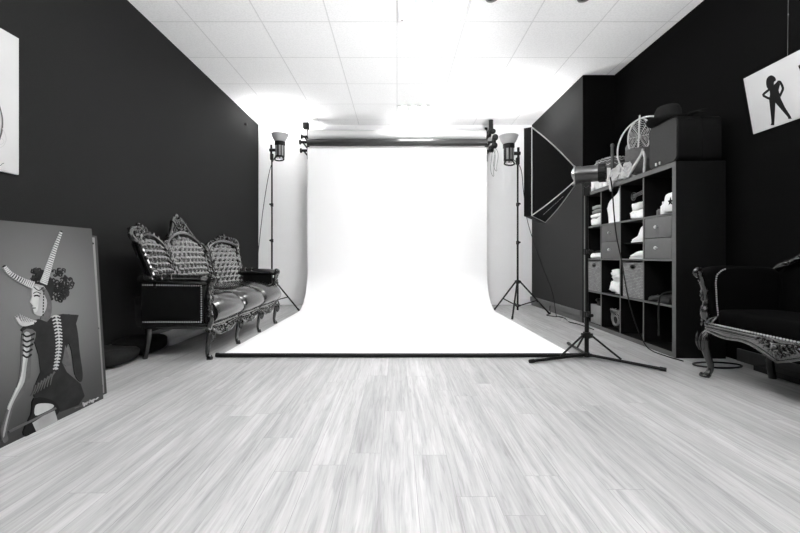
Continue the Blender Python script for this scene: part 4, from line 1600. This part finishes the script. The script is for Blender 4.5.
# dark upright post
dp = MB()
dp.lathe([(0, 0), (.035, 0), (.036, .012), (.016, .02), (.015, .385), (.019, .395), (.015, .415), (0, .42)], n=18)
tag(dp.build('candlestick', mat('grey_turned_wood', .05, .5, nscale=40, namt=.2), None, 40, S(.505, .05, ZT), AS), 'dark upright turned stick between flat basket and rope', 'stick')
dd = MB()
dd.lathe([(0, 0), (.035, 0), (.037, .27), (.022, .30), (.02, .32), (.034, .345), (.037, .375), (.025, .405), (0, .412)], n=22)
tag(dd.build('stone_jar', mat('grey_stoneware', .16, .6, nscale=30, namt=.15), None, 40, S(.50, .22, ZT), AS), 'grey jar with a rounded stopper behind the pale rope', 'jar')
# rope heap
rp = MB()
rr_ = random.Random(4)
for k in range(15):
    x0 = -.10 + .26 * rr_.random()
    pts = [(x0 + .05 * (rr_.random() - .5), -.02 + .06 * (rr_.random() - .5), .018), (x0 + .07 * (rr_.random() - .5), .0 + .05 * (rr_.random() - .5), .07 + .08 * rr_.random()),
           (x0 + .10 * (rr_.random() - .5), .01, .10 + .10 * rr_.random()), (x0 + .12 * (rr_.random() - .5), -.02, .04 + .03 * rr_.random()), (x0 + .14 * (rr_.random() - .5), -.03, .014)]
    rp.tube(spline(pts, 5), .011, 8)
rp.tube(spline([(-.02, -.03, .03), (-.02, -.066, .02), (-.018, -.072, -.03), (.0, -.072, -.07), (.02, -.074, -.04), (.01, -.066, .01), (.02, -.03, .03)], 6), .011, 8)
tag(rp.build('rope_heap', M_ROPE, None, 70, S(.625, .045, ZT), AS), 'heap of pale rope with a loop hanging over the shelf edge', 'rope')
bt2 = MB()
bt2.tube(spline([(.03, -.03, .012), (.07, -.02, .05), (.14, .0, .12), (.20, .02, .19), (.225, .02, .235)], 6), [.011, .013, .011, .013, .010], 9)
bt2.tube(spline([(.10, -.035, .012), (.14, -.03, .06), (.19, -.01, .13), (.225, .02, .21)], 6), [.010, .012, .011, .012], 9)
bt2.tube(spline([(.27, .0, .014), (.262, .01, .08), (.25, .02, .15), (.225, .02, .21)], 6), [.010, .011, .011, .011], 9)
tag(bt2.build('driftwood_branch', mat('pale_driftwood', .40, .7, nscale=30, namt=.3, bump=.3, bscale=60), None, 70, S(.74, .05, ZT), AS), 'pale forked branch standing in front of the web hoop', 'branch')

# ------------------------------------------------------------------ pictures
EYEV = V((0, 0, EYE))


def onplane(px, py, p0, nrm, lift=0.0):
    d = V(((px - VX) / F, 1, -(py - VY) / F))
    return EYEV + d * ((p0 - EYEV).dot(nrm) / d.dot(nrm)) + nrm * lift


class Art:
    """flat printed shapes on a picture's own surface"""
    def __init__(self, p0, nrm):
        self.p0, self.n, self.mb, self.k = V(p0), V(nrm).normalized(), MB(), 0

    def poly(self, pts, mi=0, smooth=0):
        self.k += 1
        if smooth:
            pts = [(p.x, p.y) for p in spline([(a, b, 0) for a, b in pts], smooth, True)]
        self.mb.cur = mi
        self.mb.prism([onplane(a, b, self.p0, self.n, .0001) for a, b in pts], self.n * (.0003 + .00002 * self.k))

    def stroke(self, pts, w, mi=0, n=5):
        P = spline([(a, b, 0) for a, b in pts], n)
        l, r = [], []
        for i, p in enumerate(P):
            d = (P[min(i + 1, len(P) - 1)] - P[max(i - 1, 0)]).normalized()
            ww = w if not isinstance(w, (tuple, list)) else w[0] + (w[1] - w[0]) * i / (len(P) - 1)
            q = V((-d.y, d.x, 0)) * ww / 2
            l.append(p + q)
            r.append(p - q)
        self.poly([(p.x, p.y) for p in l + r[::-1]], mi)


# --- leaning canvas with the horned figure
CB, CT, CH = -1.565, -1.628, .906       # x at its foot, x at its top, height
CY0, CY1 = 1.12, 2.015
cn = V((CH, 0, -(CT - CB))).normalized()
cu = V((CT - CB, 0, CH))
cv = thing('leaning_canvas', 'large grey canvas print of a horned woman leaning by the left wall', 'picture', (CB, CY0, 0))
cm = MB()
b4 = [V((0, 0, .0)), V((0, CY1 - CY0, .0)), V((0, CY1 - CY0, 0)) + cu, cu]
cm.prism(b4, -cn * .028)
cm.build('stretched_canvas', M_CANVAS, cv)
off = V((CB, CY0, 0))
ar = Art((CB, CY0, 0), cn)
# inks: 0 black 1 dark 2 mid 3 light 4 skin
hr_r = random.Random(9)
for k in range(150):                                          # loose curls
    t_ = hr_r.random()
    if k < 105:
        a_ = hr_r.random() * 2 * PI
        q = math.sqrt(hr_r.random())
        x, y = 58 + 13 * q * math.cos(a_), 286 + 16 * q * math.sin(a_)
    else:
        x, y = 37 + 9 * (hr_r.random() - .5), 277 + 13 * (hr_r.random() - .5)
    a_ = hr_r.random() * 6.3
    ar.stroke([(x, y), (x + 2.2 * math.cos(a_), y + 2.2 * math.sin(a_)), (x + 3.4 * math.cos(a_ + .9), y + 3.4 * math.sin(a_ + .9)), (x + 2.8 * math.cos(a_ + 1.9), y + 3.2 * math.sin(a_ + 1.9))], (1.7, .5), 1 if k % 4 else 0, 3)
ar.poly([(40, 280), (47, 276), (53, 282), (52, 296), (48, 304), (44, 296)], 1, 4)
ar.poly([(31.5, 286), (36, 284), (43, 286), (47, 292), (49, 304), (46, 312), (41, 316), (37, 315.5), (33, 313.5), (32, 309.5), (31.5, 307.5), (32.2, 305.5), (29.2, 302.5), (29, 301.5), (31, 297), (30.8, 292)], 4, 0)
ar.poly([(32, 288), (36, 286), (39, 290), (38, 300), (37, 310), (34, 312.5), (32.6, 309), (32.4, 305.6), (30.4, 302.2), (31.8, 297)], 3, 2)
ar.poly([(40, 288), (46, 290), (51, 303), (50, 316), (44, 324), (40, 318), (45, 310), (46, 300)], 2, 3)                # cheek shade, neck
ar.stroke([(33, 296.2), (36, 295.5), (39, 296.5)], 1.5, 0)
ar.stroke([(32.4, 293.5), (36, 292), (40, 293.8)], .9, 0)
ar.stroke([(32, 308.2), (35, 308)], 1.0, 0)
ar.stroke([(33, 287), (38, 290.5), (43, 287)], .9, 0)
for k in range(9):
    ar.poly([(42.5 - .1 * k, 290 + 3 * k), (43.6 - .1 * k, 290 + 3 * k), (43.6 - .1 * k, 292 + 3 * k), (42.5 - .1 * k, 292 + 3 * k)], 0)
# torso and shoulders
ar.poly([(20, 330), (26, 323), (38, 319), (46, 322), (53, 316), (62, 314), (78, 315), (75, 325), (70, 338), (64, 352), (61, 362), (66, 372), (80, 384), (84, 396), (78, 405), (60, 412), (50, 408), (40, 404), (33, 396), (35, 384), (40, 372), (38, 355), (33, 340), (26, 336)], 1)
ar.poly([(66, 316), (73, 317), (77, 332), (79, 352), (82, 374), (80, 382), (74, 374), (71, 352), (67, 338)], 1, 3)     # far arm
ar.poly([(64.5, 345), (68, 356), (71, 366), (66, 366.5), (61.5, 363)], 2)
# near arm
ar.poly([(22, 331), (35, 332), (31, 350), (30, 366), (29, 382), (22, 394), (13.5, 405), (9, 420), (6, 432), (7.5, 440), (3, 443), (1, 438), (.6, 429), (6, 412), (12, 398), (18, 380), (20.5, 358)], 2, 3)
ar.poly([(23.5, 333), (30, 335), (28, 352), (25.5, 368), (23.5, 382), (17, 394), (11, 406), (7, 420), (3.5, 436), (2, 436), (4, 424), (10, 404), (17, 388), (21, 372), (22.5, 352)], 4, 3)
ar.poly([(23.6, 345), (25.5, 352), (23, 370), (20, 384), (13, 397), (8, 410), (7.5, 406), (14, 392), (20, 376), (22, 360)], 3, 3)
for k in range(5):
    y = 333 + 5.2 * k
    ar.stroke([(21.6, y + 1), (26, y + 3.6), (34 - k * .8, y + .5)], 1.9, 0)
# feather collar
for k in range(9):
    x = 15 + 2.3 * k
    ar.stroke([(22 + 1.5 * k, 325 - .4 * k), (x + 2, 321), (x - .5, 314 + abs(k - 2) * 1.1)], (1.8, .3), 3, 3)
ar.stroke([(16, 318), (22, 325), (33, 323)], 2.4, 3)
# horns in rings
def horn(ctr, w0, w1, n_):
    P = spline([(a, b, 0) for a, b in ctr], 8)
    for i in range(n_):
        t0 = i / n_ * (len(P) - 1)
        p = P[int(t0)].lerp(P[min(len(P) - 1, int(t0) + 1)], t0 - int(t0))
        d = (P[min(len(P) - 1, int(t0) + 1)] - P[max(0, int(t0) - 1)]).normalized()
        q = V((-d.y, d.x, 0))
        w = w0 + (w1 - w0) * i / n_
        a = d * .95 + q * .35
        ar.poly([((p - q * w - d * .5)[0], (p - q * w - d * .5)[1]), ((p + q * w - a + d * .1)[0], (p + q * w - a)[1]), ((p + q * w + d * .5)[0], (p + q * w + d * .5)[1]), ((p - q * w + d * 1.05)[0], (p - q * w + d * 1.05)[1])], 3)


ar.stroke([(43, 283), (48, 268), (54, 250), (61, 231)], (6.0, 1.5), 1)
horn([(43, 283), (48, 268), (54, 250), (61, 231)], 3.9, 1.2, 26)
ar.stroke([(32, 285), (22, 281), (10, 274), (3, 266)], (5.5, 2.5), 1)
horn([(32, 285), (22, 281), (10, 274), (3, 266)], 3.6, 1.8, 16)
# spine
for k in range(17):
    y = 316 + 3.25 * k
    x = 55 + 3.2 * math.sin(k / 16 * PI) - .4 * k / 16
    w = 4.2 - .12 * k
    ar.stroke([(x - w, y + 1.4), (x, y - .4), (x + w, y + 1.0)], 1.25, 3, 2)
    ar.stroke([(x - .8, y - .4), (x + .8, y + 1.6)], 1.6, 3, 2)
# skirt ruffles, stocking
ar.poly([(33, 398), (50, 400), (58, 408), (55, 416), (36, 431), (27, 437), (22, 432), (30, 414)], 0, 3)
ar.poly([(34, 406), (40, 403.5), (50, 404), (52.5, 407), (44, 412), (34, 415.5)], 3, 3)
ar.poly([(31, 423), (42, 416), (53.5, 410.5), (56.5, 421), (36, 434)], 4)
ar.stroke([(8, 432), (30, 421), (55, 408)], 2.2, 2)
for k in range(7):
    ar.stroke([(30 + 3.2 * k, 396 - 1.8 * k), (33 + 3 * k, 391 - 2.4 * k), (34.5 + 3.2 * k, 385 - 2.2 * k)], (.4, 1.5), 2, 3)
# signature flourish
ar.stroke([(74, 408.6), (76, 407.4), (77, 407.6), (78.5, 406.4), (80, 406.8), (81.5, 405.6)], .4, 2)
ar.stroke([(82.5, 402.5), (83.4, 406.2), (84.6, 402.8), (85.6, 404.6), (87, 401.8), (88.4, 402.8), (89.4, 400), (90.4, 401.8), (91.4, 400.2), (92.2, 402.6), (93.4, 399.2), (95.4, 399.4), (97.6, 397.4)], .5, 3)
ao = ar.mb.build_mi('printed_figure', [M_INKB, M_INKD, M_INKM, M_INKL, M_INKS], cv)
ao.location = -off

# second framed panel behind it
sp = thing('framed_print', 'dark framed panel with a grey edge strip behind the horned woman canvas', 'picture', (CB - .043, 1.35, 0))
c2 = V((-.055, 0, .872))
n2 = V((.872, 0, .055)).normalized()
WF = .745


def fr_rect(y0, y1, w0, w1, lift, dep, mm, name):
    a, c = c2 * w0, c2 * w1
    m_ = MB().prism([a + V((0, y0, 0)) + n2 * lift, a + V((0, y1, 0)) + n2 * lift, c + V((0, y1, 0)) + n2 * lift, c + V((0, y0, 0)) + n2 * lift], -n2 * dep)
    return m_.build(name, mm, sp)


fr_rect(0, WF, 0, 1, 0, .03, M_DARKBOX, 'panel')
fr_rect(WF - .055, WF - .022, .012, .988, .004, .004, mat('grey_aluminium_strip', .16, .5, nscale=30, namt=.1), 'edge_strip')
sc2 = MB()
for w in (.06, .42, .95):
    sc2.ell(c2 * w + V((0, WF - .038, 0)) + n2 * .004, (.006, .006, .006), nu=10, nv=6)
sc2.build('screw', M_BLACKM, sp)

# --- white portrait print on the left wall
lpx = XL
pr = thing('portrait_print', 'white print with a faint line portrait hanging on the left wall', 'picture', (lpx, 1.62, 1.226))
MB().box((0, 0, 0), (.018, .55, .783), .002).build('board', M_WPRINT, pr)
aw = Art((lpx + .018, 0, 0), (1, 0, 0))
aw.stroke([(-30, 60), (-16, 70), (-6, 90), (1, 112), (2.4, 122), (1.5, 132), (-1, 140)], (1.0, 2.0), 0)
aw.stroke([(2, 128), (5, 134), (6, 140), (3, 146), (-4, 150)], .5, 1)
aw.stroke([(1, 138), (4, 141), (2, 144), (-3, 145)], .5, 1)
aw.stroke([(-38, 110), (-34, 90), (-22, 78), (-12, 86), (-8, 110), (-12, 132), (-24, 142), (-36, 130), (-38, 110)], .8, 1)
aw.stroke([(-14, 164), (-8, 165), (-4, 163.5), (0, 165.5), (2, 164), (4, 163)], .6, 0)
aw.stroke([(-20, 165), (8, 171)], .3, 1)
ao = aw.mb.build_mi('line_drawing', [M_INKM, M_INKF], pr)
ao.location = -V((lpx, 1.62, 1.226))

# --- silhouette print hanging from a wire on the right wall
XT, XBt, ZTp, ZBt = 2.425, 2.494, 1.999, 1.613
sn = V((-(ZTp - ZBt), 0, -(XBt - XT))).normalized()
spn = thing('silhouette_print', 'white print with black standing silhouettes tilted off the right wall', 'picture', (XBt, 2.635, ZBt))
bd_ = [V((0, 0, 0)), V((0, -1.2, 0)), V((XT - XBt, -1.2, ZTp - ZBt)), V((XT - XBt, 0, ZTp - ZBt))]
MB().prism(bd_, sn * .010).build('board', M_WPRINT, spn)
asl = Art(V((XBt, 2.635, ZBt)) + sn * .010, sn)


def silh(pts):
    return [(740 + a / 5.33, 40 + b / 5.33) for a, b in pts]


asl.poly(silh([(140, 215), (150, 196), (168, 188), (186, 198), (192, 214), (182, 224), (180, 238), (168, 246), (152, 262), (141, 245)]), 0, 3)
asl.poly(silh([(163, 240), (157, 262), (160, 290), (155, 315), (160, 360), (167, 425), (168, 442), (163, 454), (183, 455), (184, 430), (189, 335), (224, 375), (256, 412), (258, 421), (276, 420), (270, 405), (241, 360), (218, 312), (213, 292), (206, 268), (214, 236), (200, 220), (184, 236)]), 0, 0)
asl.stroke(silh([(166, 256), (146, 272), (124, 292), (140, 305), (160, 314)]), 2.4, 0, 3)
asl.stroke(silh([(200, 224), (214, 224), (229, 256), (222, 278), (212, 300)]), 2.5, 0, 3)
# the next figure, of which the photo shows only an elbow
asl.poly([(798.2, 66), (803, 62), (812, 58), (818, 52), (824, 46), (832, 50), (830, 62), (838, 80), (842, 108), (836, 110), (826, 88), (822, 112), (814, 114), (818, 84), (812, 72), (801, 73)], 0, 0)
ao = asl.mb.build_mi('silhouettes', [M_INKB], spn)
ao.location = -V((XBt, 2.635, ZBt))
wr = MB()
for y in (2.345, 1.72):
    wr.tube([(XT - .002, y, ZTp - .004), (XT + .002, y, ZTp + .35), (XT + .006, y, H - .005)], .0011, 5)
    wr.ell((XT + .002, y, ZTp + .26), (.003, .003, .006), nu=8, nv=6)
wr.build('hanging_wire', mat('dull_wire', .10, .5, nscale=30, namt=.1), spn).location = -V((XBt, 2.635, ZBt))

# ------------------------------------------------------------------ things lying under and behind the sofas
bx = MB()
bx.box((-.13, 0, 0), (.13, 1.3, .052), .004)
tag(bx.build('flat_box', M_LTBOX, loc=(-2.05, 3.18, 0)), 'long pale flat box lying on the floor under the leather sofa', 'box')
rl_ = MB()
rl_.sell((0, 0, .062), (.15, .17, .062), .5, .006, 8, 3)
tag(rl_.build('carry_case', M_FABB, loc=(-2.04, 3.005, 0), sharp=70), 'rounded black case on the floor in front of the pale flat box', 'case')
rl_ = MB()
rl_.sell((0, 0, .055), (.16, .15, .055), .6, .018, 8, 5)
tag(rl_.build('cloth_bag', M_DARKC, loc=(-2.03, 2.665, 0), sharp=70), 'low dark cloth bag on the floor behind the near arm of the leather sofa', 'bag')
bx = MB()
bx.box((-.05, -1.0, 0), (.05, 0, .036), .003)
tag(bx.build('black_plank', M_DARKBOX, loc=(2.425, 2.52, 0)), 'black plank lying along the right wall under the velvet armchair', 'plank')

# ------------------------------------------------------------------ world and view
sc = bpy.context.scene
w = bpy.data.worlds.new('World')
w.use_nodes = True
w.node_tree.nodes['Background'].inputs['Color'].default_value = (.5, .5, .5, 1)
w.node_tree.nodes['Background'].inputs['Strength'].default_value = 0.05
sc.world = w
sc.view_settings.view_transform = 'Standard'
sc.view_settings.look = 'None'
sc.view_settings.exposure = 3.2
sc.view_settings.gamma = 1.0
sc.view_settings.use_curve_mapping = False
